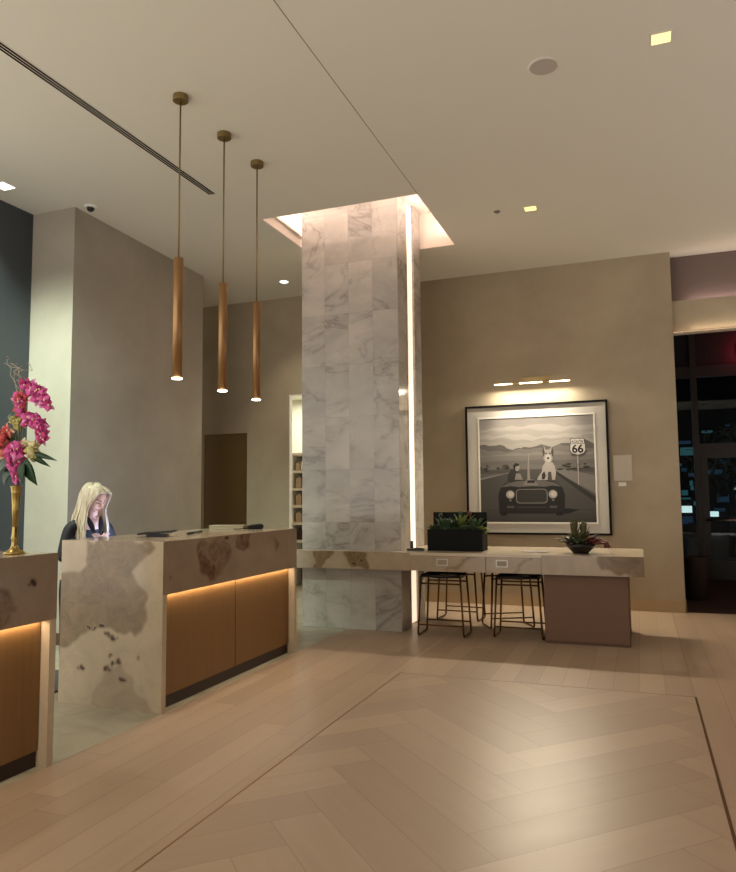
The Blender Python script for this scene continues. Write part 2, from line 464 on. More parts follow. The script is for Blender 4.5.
# ------------------------------------------------------------------ reception desks
def desk(name_label, y0, y1, endpatch, frontpatch, pits=(), fpits=(), splits=()):
    x0, x1, zt, za = -4.08, -3.165, 1.19, .815
    d = thing('reception_desk', name_label, 'reception desk', ((x0+x1)/2, (y0+y1)/2, 0))
    bm = nb(); box(bm, x0+.001, x1-.0015, y0+.0015, y1-.0005, zt-.03, zt, .001)
    place(link('countertop', bm, M['stone']), d)
    # apron
    bm = nb(); box(bm, x1-.03, x1-.002, y0+.002, y1-.002, za, zt-.031)
    box(bm, x0+.3, x1-.031, y0+.06, y1-.06, za+.06, za+.09)
    lay = bm.verts.layers.float.new('patch')
    patchgrid(bm, lay, 0, x1, y0, y1, za, zt-.001, .008, frontpatch, fpits)
    a = link('apron', bm, M['stonef']); place(a, d)
    # waterfall ends
    for ye, s in ((y0, 1), (y1, -1)):
        bm = nb(); ya, yb = (ye, ye+.05) if s == 1 else (ye-.05, ye)
        box(bm, x0+.001, x1-.031, ya+.0015, yb-.0005, 0.001, zt-.031)
        box(bm, x1-.031, x1-.0005, ya+.0015, yb-.0005 if s == 1 else yb-.001, .001, za-.0005)
        lay = bm.verts.layers.float.new('patch')
        if s == 1: patchgrid(bm, lay, 1, ye, x0, x1, .002, zt-.001, .008, endpatch, pits)
        place(link('end_panel', bm, M['stone']), d)
    # recessed door panels
    ys = [y0+.05] + list(splits) + [y1-.05]
    for a_, b_ in zip(ys, ys[1:]):
        bm = nb(); box(bm, x1-.085, x1-.06, a_+.004, b_-.004, .09, za-.012, .002)
        place(link('door_panel', bm, M['brownp']), d)
    bm = nb(); box(bm, x1-.6, x1-.086, y0+.05, y1-.05, .001, za+.05)
    place(link('carcass', bm, M['kick']), d)
    bm = nb(); box(bm, x1-.095, x1-.075, y0+.05, y1-.05, .001, .088)
    place(link('toe_kick', bm, M['kick']), d)
    bm = nb(); box(bm, x1-.052, x1-.036, y0+.055, y1-.055, za-.004, za+.0)
    place(link('led_strip', bm, M['led']), d)
    bm = nb(); box(bm, x0+.03, x1-.61, y0+.05, y1-.05, .72, .75)
    place(link('work_surface', bm, M['kick']), d)
    li = bpy.data.lights.new('desk_light', 'AREA'); li.shape = 'RECTANGLE'; li.size = .02; li.size_y = (y1-y0)-.14
    li.energy = 3.0*(y1-y0)/2; li.color = (1, .76, .52)
    lo = bpy.data.objects.new('desk_light', li); COL.objects.link(lo); lo.location = (x1-.042, (y0+y1)/2, za-.008)
    lo.rotation_euler = (0, R_LED, 0); place(lo, d)
    return d
R_LED = math.radians(0)
END1 = [(-3.85, 1.2), (-3.24, 1.2), (-3.22, 1.16), (-3.44, 0.97), (-3.27, 0.79), (-3.32, 0.61), (-3.38, 0.51), (-3.57, 0.55), (-3.71, 0.59), (-3.81, 0.52), (-4.04, 0.4), (-4.2, 0.4), (-4.2, 0.92), (-3.96, 0.96), (-3.85, 1.01)]
END2 = [(-3.79, 0.01), (-3.66, 0.26), (-3.51, 0.31), (-3.37, 0.14), (-3.16, -0.01), (-3.46, -0.01)]
PITS = [(-3.81, .56, .016), (-3.76, .56, .013), (-3.69, .58, .015), (-3.64, .52, .018), (-3.59, .5, .02), (-3.6, .37, .014), (-3.54, .34, .022), (-3.58, .32, .018), (-3.64, .28, .02), (-3.87, .27, .018), (-3.5, .21, .014), (-3.36, .37, .01)]
AP1 = [(4.68, 1.16), (5.03, 1.18), (5.14, 1.06), (5.09, 0.96), (5.03, 0.87), (4.85, 0.87), (4.75, 0.92), (4.69, 1.02)]
AP2 = [(5.24, 1.2), (5.47, 1.2), (5.43, 1.08), (5.3, 1.04), (5.22, 1.08)]
AP3 = [(5.86, 1.12), (6.02, 1.1), (5.93, 0.99)]
D1 = [(2.77, 1.02), (2.91, 1.03), (2.95, 0.97), (2.97, 0.9), (2.94, 0.84), (2.8, 0.8)]
desk('cream and brown onyx reception desk with the woman behind it, full desk in view', 4.25, 6.35,
     [(END1, 1), (END2, .45)], [(AP1, 2), (AP2, 2), (AP3, 1.5)], PITS, [(5.08, 1.17, .014), (4.33, .93, .006)], (5.32,))
desk('reception desk holding the gold vase of orchids, cut off by the left edge', 1.1, 3.27,
     [], [(D1, 1.9)], (), [(3.09, 1.04, .022)], (2.1,))

# floor mat behind the desks
bm = nb(); box(bm, -5.0, -4.3, 4.35, 5.0, .002, .014, .004)
tag(link('floor_mat', bm, mat('grey rubber', (84, 82, 76), .9)), 'dark grey mat on the pale floor behind the reception desks', 'mat')

# ------------------------------------------------------------------ things on the desk
z = 1.191
tb = thing('tablet', 'black tablet lying tilted on its stand at the near end of the reception desk', 'tablet', (-3.62, 4.80, z))
bm = nb(); rot = Matrix.Rotation(math.radians(20), 3, 'Z')
box(bm, -.15, .13, -.11, .11, .018, .032, .005)
for v in bm.verts: v.co.z += (v.co.x+.15)*.06
link('body', bm, M['black'], tb)
bm = nb(); box(bm, -.09, .07, -.06, .06, 0, .02, .004); link('stand', bm, M['black'], tb)
bm = nb(); box(bm, -.13, .11, -.09, .09, .0335, .0345)
for v in bm.verts: v.co.z += (v.co.x+.15)*.06
link('screen', bm, mat('dark screen', (60, 64, 70), .1), tb)
tb.rotation_euler = (0, 0, math.radians(25))
bm = nb(); tube(bm, [(-3.50, 5.02, z+.012), (-3.56, 5.28, z+.014)], .010, 8); tube(bm, [(-3.56, 5.28, z+.014), (-3.575, 5.34, z+.014)], [.012, .006], 8)
tag(link('pen', bm, M['black'], smooth=True), 'dark pen lying just beyond the tablet on the reception desk', 'pen')
tp = thing('card_terminal', 'small black card terminal on the far end of the reception desk', 'card reader', (-3.52, 6.12, z), math.radians(30))
bm = nb(); box(bm, -.06, .1, -.09, .1, .0, .05, .012)
for v in bm.verts: v.co.z *= (.6+ (v.co.x+.06)*2.5)
link('body', bm, M['black'], tp)
bm = nb(); box(bm, -.03, .06, -.02, .08, .052, .056)
for v in bm.verts: v.co.z *= (.6+ (v.co.x+.06)*2.5)
link('screen', bm, mat('grey screen', (90, 92, 96), .2), tp)
bm = nb(); tube(bm, [(-.05, -.06, .01), (-.13, -.1, .006), (-.18, -.05, .005)], .005, 6); link('cable', bm, M['black'], tp)
bx = thing('key_card_box', 'low cream box on the reception desk in front of the dark doorway', 'box', (-3.80, 6.13, z), math.radians(15))
bm = nb(); box(bm, -.17, .17, -.08, .08, 0, .026, .003); link('body', bm, mat('cream card', (176, 164, 134), .6), bx)
bm = nb(); box(bm, -.175, .175, -.085, .085, .0265, .036, .003); link('lid', bm, mat('cream card lid', (186, 174, 144), .6), bx)
# monitor whose light falls on the woman
mo = thing('monitor', 'computer monitor glowing low behind the reception desk, facing the woman', 'monitor', (-4.0, 5.2, .751), math.radians(-12))
bm = nb(); box(bm, -.02, .0, -.25, .25, .07, .38, .006); link('body', bm, M['black'], mo)
bm = nb(); box(bm, -.024, -.0205, -.235, .235, .085, .365); link('screen', bm, mat('lit screen', (200, 220, 255), .3, emit=(150, 185, 255), es=7), mo)
bm = nb(); box(bm, -.015, .0, -.02, .02, 0.01, .15); box(bm, -.08, .08, -.1, .1, 0, .012, .004); link('stand', bm, M['black'], mo)

# ------------------------------------------------------------------ vase and orchids
vx, vy = -3.34, 3.12
bm = nb()
lathe(bm, [(.058, 0), (.060, .006), (.045, .016), (.024, .03), (.017, .05), (.016, .075), (.021, .09), (.017, .105), (.014, .16), (.017, .22), (.020, .27), (.024, .34), (.030, .38), (.032, .385), (.027, .38), (.020, .27), (.012, .1)], (vx, vy, z), 28)
vz = link('vase', bm, M['gold'], smooth=True)
tag(vz, 'slim gold trumpet vase standing on the left reception desk', 'vase')
mag = [mat('magenta petal', (222, 92, 164), .55), mat('deep magenta petal', (184, 40, 112), .55), mat('pink petal', (238, 152, 204), .55), mat('cream centre', (238, 220, 180), .6)]
peach = [mat('peach petal', (228, 130, 118), .55), mat('coral petal', (212, 84, 84), .55), mat('pale peach petal', (240, 190, 160), .55), mag[3]]
cream = [mat('cream petal', (226, 214, 158), .55), mat('lime petal', (176, 172, 92), .55), mat('ivory petal', (240, 232, 204), .55), mag[3]]
M['stem'] = mat('green stem', (74, 84, 44), .6); M['leafg'] = mat('dark green leaf', (32, 64, 38), .45); M['twig'] = mat('pale dry twig', (170, 160, 146), .8)
def V(x, z_, y=3.34): return Vector((x*.933, y-.22, 1.5+(z_-1.5)*.933))
def blossom(root, c, size, face, ms, rr):
    bm = nb(); f = Vector(face).normalized()
    s = f.cross(Vector((0, 0, 1))).normalized(); u = s.cross(f)
    rot = rr.random()*6
    for k in range(3):
        a = rot+k*2*PI/3; d = s*math.cos(a)+u*math.sin(a)+f*.15
        leaf(bm, Vector(c), d, size*1.0, size*.62, 5, .5, .002, f, mi=2 if k == 0 else 0)
    for k in range(2):
        a = rot+PI/3+k*2*PI/3*1.0; d = s*math.cos(a)+u*math.sin(a)+f*.35
        leaf(bm, Vector(c)+f*.004, d, size*1.05, size*1.0, 5, .6, .002, f, mi=k)
    a = rot+PI/3+2*2*PI/3; d = s*math.cos(a)+u*math.sin(a)+f*.9
    leaf(bm, Vector(c)+f*.006, d, size*.5, size*.4, 4, .8, .003, f, mi=1)
    blob(bm, Vector(c)+f*.01, (.006, .006, .008), sub=1, mi=3)
    return place(link('blossom', bm, ms, smooth=True), root)
def spray(label, path, n, size, ms, seed, t0=.45, jit=.03, grp='orchid sprays in the gold vase'):
    rr = random.Random(seed)
    base = Vector((vx, vy, z+.3))
    r_ = thing('orchid_spray', label, 'flower', base, 0, grp)
    pts = [base+Vector((0, 0, -.12))] + [base] + [Vector(p) for p in path]
    # resample the poly path
    def at(t):
        L = (len(pts)-1)*t; i = min(int(L), len(pts)-2); k = L-i
        return pts[i].lerp(pts[i+1], k)
    bm = nb(); tube(bm, [at(i/14) for i in range(15)], [.0045-.002*i/14 for i in range(15)], 6)
    place(link('stem', bm, M['stem'], smooth=True), r_)
    for i in range(n):
        t_ = t0+(1-t0)*i/(n-1)
        c = at(t_)+Vector((rr.uniform(-jit, jit), rr.uniform(-jit*1.6, 0), rr.uniform(-jit, jit)))
        face = Vector((rr.uniform(-.2, .9), rr.uniform(-1, -.5), rr.uniform(-.4, .5)))
        blossom(r_, c, size*rr.uniform(.8, 1.15), face, ms, rr)
    return r_
spray('topmost magenta orchid spray arching right over the pale wall', [V(-3.6, 1.93), V(-3.57, 2.10), V(-3.53, 2.20), V(-3.46, 2.18), V(-3.39, 2.13), V(-3.33, 2.07)], 22, .042, mag, 1, .66, .022)
spray('magenta and red orchid spray at the upper middle, left of the arching one', [V(-3.56, 1.85), V(-3.55, 2.0), V(-3.56, 2.13), V(-3.55, 2.06)], 15, .04, [peach[1], mag[0], mag[2], mag[3]], 2, .78, .025)
spray('middle magenta orchid cluster with white edges reaching right', [V(-3.54, 1.82), V(-3.53, 1.95), V(-3.46, 1.98), V(-3.40, 1.95), V(-3.36, 1.86)], 22, .042, mag, 3, .6, .018)
spray('lowest magenta orchid cluster hanging in front of the gold vase', [V(-3.57, 1.80), V(-3.55, 1.80), V(-3.55, 1.74), V(-3.545, 1.66)], 26, .046, mag, 4, .5, .03)
spray('peach and coral flower cluster at the far left of the bouquet', [V(-3.62, 1.8), V(-3.66, 1.90), V(-3.70, 1.88), V(-3.68, 1.8)], 12, .048, peach, 5, .6, .035)
spray('cream flowers in the middle of the bouquet, between the magenta clusters', [V(-3.56, 1.76), V(-3.50, 1.82), V(-3.44, 1.80), V(-3.40, 1.76)], 9, .04, cream, 6, .4, .03)
spray('small lime green bloom on the upper left of the bouquet', [V(-3.57, 1.85), V(-3.575, 1.95), V(-3.57, 1.99)], 4, .035, [cream[1], cream[1], cream[0], mag[3]], 8, .9, .02)
def foliage(label, base, leaves, stems):
    r_ = thing('leaf_sprig', label, 'foliage', base, 0, 'leaf sprigs in the gold vase')
    for P in stems:
        bm = nb(); tube(bm, P, .003, 6); place(link('stem', bm, M['stem']), r_)
    for (b, d, L, W_) in leaves:
        bm = nb(); leaf(bm, b, d, L, W_, 7, .5, .003, (0, -1, .3)); place(link('leaf', bm, M['leafg'], smooth=True), r_)
foliage('dark green leaves hanging below the bouquet on the right', (vx, vy, z+.32),
        [(V(-3.44, 1.74, 3.28), (.3, 0, -1), .16, .075), (V(-3.46, 1.72, 3.28), (-.1, -.2, -1), .12, .06), (V(-3.42, 1.78, 3.3), (1, 0, -.25), .16, .03), (V(-3.43, 1.77, 3.3), (.9, .2, -.6), .13, .03)],
        [[(vx, vy, z+.3), V(-3.55, 1.72, 3.28), V(-3.42, 1.77, 3.28)]])
foliage('dark leaves sticking out left of the bouquet', (vx, vy, z+.33),
        [(V(-3.58, 1.86), (-1, 0, .5), .15, .05), (V(-3.58, 2.0), (-1, 0, .25), .13, .045), (V(-3.56, 2.1), (-1, 0, .15), .1, .04), (V(-3.62, 1.74), (-1, -.1, -.4), .15, .08), (V(-3.6, 1.7), (-.8, -.2, -.8), .13, .07), (V(-3.64, 1.66), (-.9, 0, -.8), .1, .06)],
        [[(vx, vy, z+.3), V(-3.59, 1.72), V(-3.58, 2.0), V(-3.56, 2.1)]])
tw = thing('dry_twig', 'thin pale curly twigs rising above the bouquet against the dark blue wall', 'twig', (vx, vy, z+.33))
rr = random.Random(9)
for k in range(6):
    P = [Vector((vx, vy, z+.3)), V(-3.58, 1.9)]
    x, zz = -3.58+rr.uniform(-.02, .02), 2.1
    for i in range(9):
        P.append(V(x, zz, 3.36+rr.uniform(-.03, .03)))
        x += rr.uniform(-.045, .035)-(.01 if k % 2 else -.004); zz += rr.uniform(.0, .045) if i > 1 else .07
    bm = nb(); tube(bm, P, [.0022]*len(P), 5); place(link('branch', bm, M['twig']), tw)

# ------------------------------------------------------------------ the woman behind the desk
def skin(name, chain_list, mats, parent, lv=2):
    """chain_list: list of (points [(co, r)], ...) joined where coordinates coincide"""
    me = bpy.data.meshes.new(name); verts = []; edges = []; rad = []
    def idx(co):
        for i, v in enumerate(verts):
            if (Vector(v)-Vector(co)).length < 1e-5: return i
        verts.append(tuple(co)); rad.append(.05); return len(verts)-1
    for ch in chain_list:
        pv = None
        for co, r_ in ch:
            i = idx(co); rad[i] = r_
            if pv is not None and pv != i: edges.append((pv, i))
            pv = i
    me.from_pydata(verts, edges, [])
    o = bpy.data.objects.new(name, me); COL.objects.link(o)
    md = o.modifiers.new('skin', 'SKIN'); md.use_smooth_shade = True
    for i, v in enumerate(me.skin_vertices[0].data):
        r_ = rad[i]; v.radius = (r_, r_) if not isinstance(r_, tuple) else r_
    me.skin_vertices[0].data[0].use_root = True
    sd = o.modifiers.new('sub', 'SUBSURF'); sd.levels = lv; sd.render_levels = lv
    dg = bpy.context.evaluated_depsgraph_get()
    me2 = bpy.data.meshes.new_from_object(o.evaluated_get(dg))
    bpy.data.objects.remove(o)
    return me2
skinm = mat('skin', (222, 178, 158), .5); lipm = mat('lips', (176, 92, 92), .4); eyem = mat('closed lid shadow', (120, 84, 74), .6); browm = mat('brow', (120, 88, 56), .8)
blackc = mat('black jacket cloth', (12, 13, 20), .7); blous = mat('pale blouse', (206, 214, 220), .7); trou = mat('black trousers', (16, 16, 18), .8)
WP = Vector((-4.80, 5.13, 0))
wm = thing('person', 'blonde woman in a black jacket behind the reception desk, head bowed over a lit phone', 'person', WP)
# local axes : F forward (towards +X, a little to the camera), L her left
F = Vector((.93, -.37, 0)).normalized(); L_ = Vector((-F.y, F.x, 0))
def Wp(f, l, z_): return WP + F*(f+(.12 if z_ < 1.33 and f < .3 else 0)) + L_*l + Vector((0, 0, z_))
pel = (Wp(0, 0, .90), (.15, .12))
def arm(s, bend):
    sh = Wp(.17, s*.165, 1.25); el = Wp(.20, s*.25, .985); wr = Wp(.45, s*.07, 1.10)
    return sh, el, wr
chains = []
spine = [pel, (Wp(.05, 0, 1.04), (.13, .10)), (Wp(.12, 0, 1.17), (.14, .10)), (Wp(.19, 0, 1.275), (.12, .085)), (Wp(.335, 0, 1.335), .05), (Wp(.355, 0, 1.39), .047), (Wp(.37, 0, 1.44), .05)]
chains.append(spine)
for s_ in (1, -1):
    sh, el, wr = arm(s_, 0)
    chains.append([spine[3], (Wp(.185, s_*.10, 1.275), .06), (sh, .05), (sh.lerp(el, .5), .042), (el, .036), (el.lerp(wr, .5), .03), (wr, .022)])
    chains.append([pel, (Wp(0, s_*.09, .84), .085), (Wp(.02, s_*.10, .48), .055), (Wp(.0, s_*.10, .12), .04), (Wp(-.02, s_*.10, .055), .035), (Wp(.1, s_*.11, .03), .03), (Wp(.16, s_*.11, .025), .022)])
bodyme = skin('body', chains, None, wm)
bm = nb(); bm.from_mesh(bodyme)
# hands: palm + five fingers, holding the phone
def addmesh(bm, me):
    bm.from_mesh(me)
for s_ in (1, -1):
    sh, el, wr = arm(s_, 0)
    d = (wr-el).normalized(); side = L_*(-s_); upv = Vector((0, 0, 1))
    palm = wr+d*.05
    ch = [[(wr, .02), (wr+d*.03, (.03, .014)), (wr+d*.075, (.034, .012))]]
    for k in range(4):
        off = (k-1.5)*.018; lb = [.062, .07, .066, .052][k]
        b = wr+d*.06+upv*0+side*off
        ch2 = [(b, .009), (wr+d*.085+side*off, .0085), (wr+d*(.085+lb*.45)+side*(off+.006)+upv*.006, .0078), (wr+d*(.085+lb*.75)+side*(off+.016)+upv*.026, .007), (wr+d*(.085+lb*.8)+side*(off+.03)+upv*.042, .006)]
        addmesh(bm, skin('f', [ch2], None, wm, 1))
    addmesh(bm, skin('t', [[(wr+d*.02+side*.02, .011), (wr+d*.045+side*.042+upv*.015, .0095), (wr+d*.075+side*.048+upv*.03, .008), (wr+d*.095+side*.044+upv*.036, .007)]], None, wm, 1))
    addmesh(bm, skin('p', ch, None, wm, 1))
# head
HC = Wp(.40, -.0, 1.50)
pitch = math.radians(34); yaw = math.atan2(F.y, F.x)+math.radians(14)
HR = (Matrix.Rotation(yaw, 3, 'Z') @ Matrix.Rotation(pitch, 3, 'Y'))
def Hd(p): return HC + HR @ Vector(p)
r0 = bmesh.ops.create_icosphere(bm, subdivisions=5, radius=1)
def g_(x, s): return math.exp(-(x/s)**2)
for v in r0['verts']:
    x, y, zz = v.co
    px, py, pz = x*.092, y*.072, zz*.118
    if zz < 0:
        py *= 1-.34*(-zz)**1.3; px = px*(1-.10*(-zz)) + .012*(-zz)
        if x < 0: px *= 1-.35*(-zz)
    if x > 0:
        fx = .004
        fx += .024*g_(py, .012)*g_(pz+.018, .016) + .012*g_(py, .009)*g_(pz-.006, .022)     # nose
        fx -= .012*g_(abs(py)-.031, .015)*g_(pz-.012, .013)                                  # sockets
        fx += .006*g_(pz-.034, .012)*g_(py, .045)                                            # brow
        fx += .007*g_(py, .02)*g_(pz+.052, .008) + .006*g_(py, .016)*g_(pz+.066, .007) - .004*g_(py, .02)*g_(pz+.059, .003)
        fx += .010*g_(py, .018)*g_(pz+.094, .014)                                            # chin
        fx += .006*g_(abs(py)-.042, .016)*g_(pz+.02, .02)                                    # cheeks
        px += fx*min(1, x*2)
    v.co = Vector((px, py, pz))
    mi = 0
    v.index = v.index
lip = []; 
for f in set(f for v in r0['verts'] for f in v.link_faces):
    c = f.calc_center_median(); f.material_index = 0
    if c.x > .05 and abs(c.y) < .024 and abs(c.z+.059) < .0105*(1-abs(c.y)/.03): f.material_index = 1
    if c.x > .05 and abs(abs(c.y)-.031) < .014 and abs(c.z-.006) < .0035: f.material_index = 2
    if c.x > .04 and abs(abs(c.y)-.032) < .018 and abs(c.z-.032) < .004: f.material_index = 3
for v in r0['verts']: v.co = Hd(v.co)
for s_ in (1, -1): blob(bm, Hd((-.005, s_*.072, -.01)), (.018, .008, .03), HR, 2)
b_ = link('body', bm, [skinm, lipm, eyem, browm], smooth=True); place(b_, wm)
# jacket : shell over torso and arms, open in front
jc = [[(Wp(-.01, 0, .80), (.175, .14)), (Wp(.02, 0, .95), (.155, .13)), (Wp(.045, 0, 1.04), (.15, .118)), (Wp(.11, 0, 1.17), (.16, .13)), (Wp(.18, 0, 1.265), (.145, .112)), (Wp(.195, 0, 1.29), (.085, .08))]]
for s_ in (1, -1):
    sh, el, wr = arm(s_, 0)
    jc.append([jc[0][4], (Wp(.17, s_*.10, 1.272), .07), (sh, .062), (sh.lerp(el, .5), .054), (el, .048), (el.lerp(wr, .5), .042), (el.lerp(wr, .86), .036)])
me = skin('jacket', jc, None, wm); bm = nb(); bm.from_mesh(me)
# lapels
for s_ in (1, -1):
    leaf(bm, Wp(.385, s_*.06, 1.345), Wp(.46, s_*.012, 1.13)-Wp(.385, s_*.06, 1.345), .2, .05, 6, -.2, .008, F)
place(link('jacket', bm, blackc, smooth=True), wm)
tc = [[(Wp(0, 0, .92), (.155, .125)), (Wp(0, 0, .86), (.16, .13))]]
for s_ in (1, -1): tc.append([tc[0][1], (Wp(0, s_*.09, .80), .095), (Wp(.02, s_*.10, .48), .068), (Wp(.0, s_*.10, .10), .055)])
bm = nb(); bm.from_mesh(skin('trousers', tc, None, wm)); place(link('trousers', bm, trou, smooth=True), wm)
# hair : cap and long locks from a centre parting
hairm = mat('blonde hair', (214, 184, 138), .42); t = NT(hairm)
t.base(t.ramp(t.noise(t.mapv(t.pos(), (60, 60, 3)), 1, 4, .6), [(.3, (168, 148, 116)), (.5, (206, 192, 168)), (.75, (230, 222, 206))]))
bm = nb()
r1 = bmesh.ops.create_icosphere(bm, subdivisions=4, radius=1)
dele = []
for v in r1['verts']:
    x, y, zz = v.co
    v.co = Vector((x*.104-.006, y*.085, zz*.122+.006))
    if x > .45 and zz < .62: dele.append(v)
    elif zz < -.45: dele.append(v)
bmesh.ops.delete(bm, geom=dele, context='VERTS')
for v in bm.verts: v.co = Hd(v.co)
rr = random.Random(11)
for s_ in (1, -1):
    for k in range(95):
        a = rr.random()           # along the parting, front to back
        part = Vector((.085-.18*a, s_*.004, .095+.03*math.sin(PI*min(1, a*1.1+.2))))
        spread = rr.random()
        side = Vector((.072-.165*a, s_*(.085+.008*spread), .02))
        jaw = Vector((.070-.14*a, s_*(.088+.012*spread), -.07))
        P = [Hd(part), Hd(part.lerp(side, .45)+Vector((0, s_*.022, .03))), Hd(side), Hd(jaw)]
        # then fall with gravity to the chest / back
        e0 = P[-1]; ln = .17+.14*rr.random()
        out = L_*(s_*(.015+.02*rr.random())) + F*(.02-.10*a)
        P += [e0+out*.5+Vector((0, 0, -ln*.4)), e0+out*.9+Vector((0, 0, -ln*.75)), e0+out*.8+F*.01+Vector((0, 0, -ln))]
        # smooth resample
        Q = []
        for i in range(len(P)-1):
            p0 = P[max(i-1, 0)]; p1 = P[i]; p2 = P[i+1]; p3 = P[min(i+2, len(P)-1)]
            for q in (0, .33, .66):
                Q.append(.5*((2*p1)+(p2-p0)*q+(2*p0-5*p1+4*p2-p3)*q*q+(3*p1-p0-3*p2+p3)*q**3))
        Q.append(P[-1])
        tube(bm, Q, [.0075*(.7+.3*math.sin(PI*min(1, .25+i/len(Q)))) if i < len(Q)-2 else .003 for i in range(len(Q))], 5)
place(link('hair', bm, hairm, smooth=True), wm)
li = bpy.data.lights.new('screen_glow', 'AREA'); li.shape = 'RECTANGLE'; li.size = .45; li.size_y = .26; li.energy = 9; li.color = (.55, .68, 1)
lo = bpy.data.objects.new('screen_glow', li); COL.objects.link(lo); lo.parent = mo; lo.location = (-.03, 0, .3)
lo.rotation_euler = (0, math.radians(118), 0)
# phone between the hands
pc = Wp(.55, 0, 1.125)
ph = thing('phone', 'small lit phone held in the hands of the blonde woman', 'phone', pc)
R3 = Matrix.Rotation(math.atan2(F.y, F.x), 3, 'Z') @ Matrix.Rotation(math.radians(-35), 3, 'Y')
bm = nb(); box(bm, -.005, .005, -.037, .037, -.075, .075, .003)
for v in bm.verts: v.co = R3 @ v.co
link('body', bm, M['black'], ph)
bm = nb(); box(bm, -.0065, -.0055, -.034, .034, -.07, .07)
for v in bm.verts: v.co = R3 @ v.co
link('screen', bm, mat('lit phone screen', (255, 255, 255), .3, emit=(200, 220, 255), es=2.5), ph)

# ------------------------------------------------------------------ community table wrapped round the column
ct = thing('console_table', 'long cream stone table running from the marble column to a cocoa pedestal', 'table', (-1.9, 8.0, 0))
TY0, TY1, TZ, TA = 7.47, 8.58, .885, .69
bm = nb()
lay = bm.verts.layers.float.new('patch')
box(bm, -3.82, CX1+.004, TY0+.0015, CY0-.001, TZ-.03, TZ)
box(bm, CX1+.004, .0085, TY0+.0015, TY1, TZ-.03, TZ)
place(link('tabletop', bm, mat('pale stone top', (206, 190, 166), .14)), ct)
T1 = [(-3.51, 0.9), (-3.27, 0.9), (-3.29, 0.8), (-3.38, 0.74), (-3.42, 0.69), (-3.5, 0.68)]
T2 = [(-3.13, 0.9), (-3.0, 0.9), (-2.85, 0.85), (-2.85, 0.71), (-3.01, 0.72), (-3.1, 0.77)]
T3 = [(-0.42, 0.9), (0.05, 0.9), (0.05, 0.67), (-0.17, 0.71), (-0.29, 0.75), (-0.4, 0.76)]
bm = nb(); lay = bm.verts.layers.float.new('patch')
box(bm, -3.82, -2.36, TY0+.002, TY0+.03, TA, TZ-.031); box(bm, -.965, .0085, TY0+.002, TY0+.03, TA, TZ-.031)
box(bm, -2.36, -.965, TY0+.02, TY0+.04, TA, TZ-.031)
box(bm, -.02, .009, TY0+.03, TY1, TA, TZ-.031)
box(bm, CX1+.004, .009, TY1-.03, TY1, TA, TZ-.031)
box(bm, -3.82, -3.79, TY0+.03, CY0-.001, TA, TZ-.031)
patchgrid(bm, lay, 1, TY0, -3.82, -2.36, TA, TZ-.001, .008, [(T1, 1.3), (T2, 1.0)], [(-2.98, .82, .014), (-2.93, .78, .02), (-3.02, .75, .018), (-2.9, .74, .012), (-3.06, .84, .012), (-3.0, .735, .014)])
patchgrid(bm, lay, 1, TY0, -.965, .01, TA, TZ-.001, .008, [(T3, 1)])
place(link('apron', bm, M['stonet']), ct)
for a_, b_ in ((-2.357, -1.536), (-1.53, -.968)):
    bm = nb(); lay = bm.verts.layers.float.new('patch')
    box(bm, a_, b_, TY0+.0005, TY0+.019, TA+.002, TZ-.033)
    v1 = [(a_+(b_-a_)*.45, .69), (a_+(b_-a_)*.5, .69), (a_+(b_-a_)*.9, .86), (a_+(b_-a_)*.8, .86)]
    patchgrid(bm, lay, 1, TY0, a_, b_, TA+.002, TZ-.033, .01, [(v1, .8)])
    dr = place(link('drawer', bm, M['stonet']), ct)
    xc = -2.0 if a_ < -2 else -1.365
    bm = nb(); fw = .008
    box(bm, xc-.06, xc+.06, TY0-.008, TY0-.001, .815, .823); box(bm, xc-.06, xc+.06, TY0-.008, TY0-.001, .752, .76)
    box(bm, xc-.06, xc-.052, TY0-.008, TY0-.001, .76, .815); box(bm, xc+.052, xc+.06, TY0-.008, TY0-.001, .76, .815)
    box(bm, xc-.052, xc+.052, TY0-.003, TY0-.001, .76, .815, mi=1)
    o = link('pull', bm, [M['steel'], mat('pull recess', (150, 132, 108), .4)]); o.parent = dr
    o.matrix_parent_inverse = Matrix.Translation(ct.location).inverted() if False else Matrix.Identity(4)
bm = nb(); box(bm, -.955, -.145, TY0+.075, TY1-.12, .001, TA, .004)
pe = place(link('pedestal', bm, M['ped']), ct)
bm = nb(); box(bm, -.957, -.143, TY0+.072, TY1-.117, .001, .03); place(link('plinth_line', bm, mat('cocoa plinth', (90, 62, 48), .5)), ct)
bm = nb(); box(bm, -2.4, -.96, TY0+.05, TY1-.05, TA+.03, TA+.05); place(link('underside', bm, M['kick']), ct)

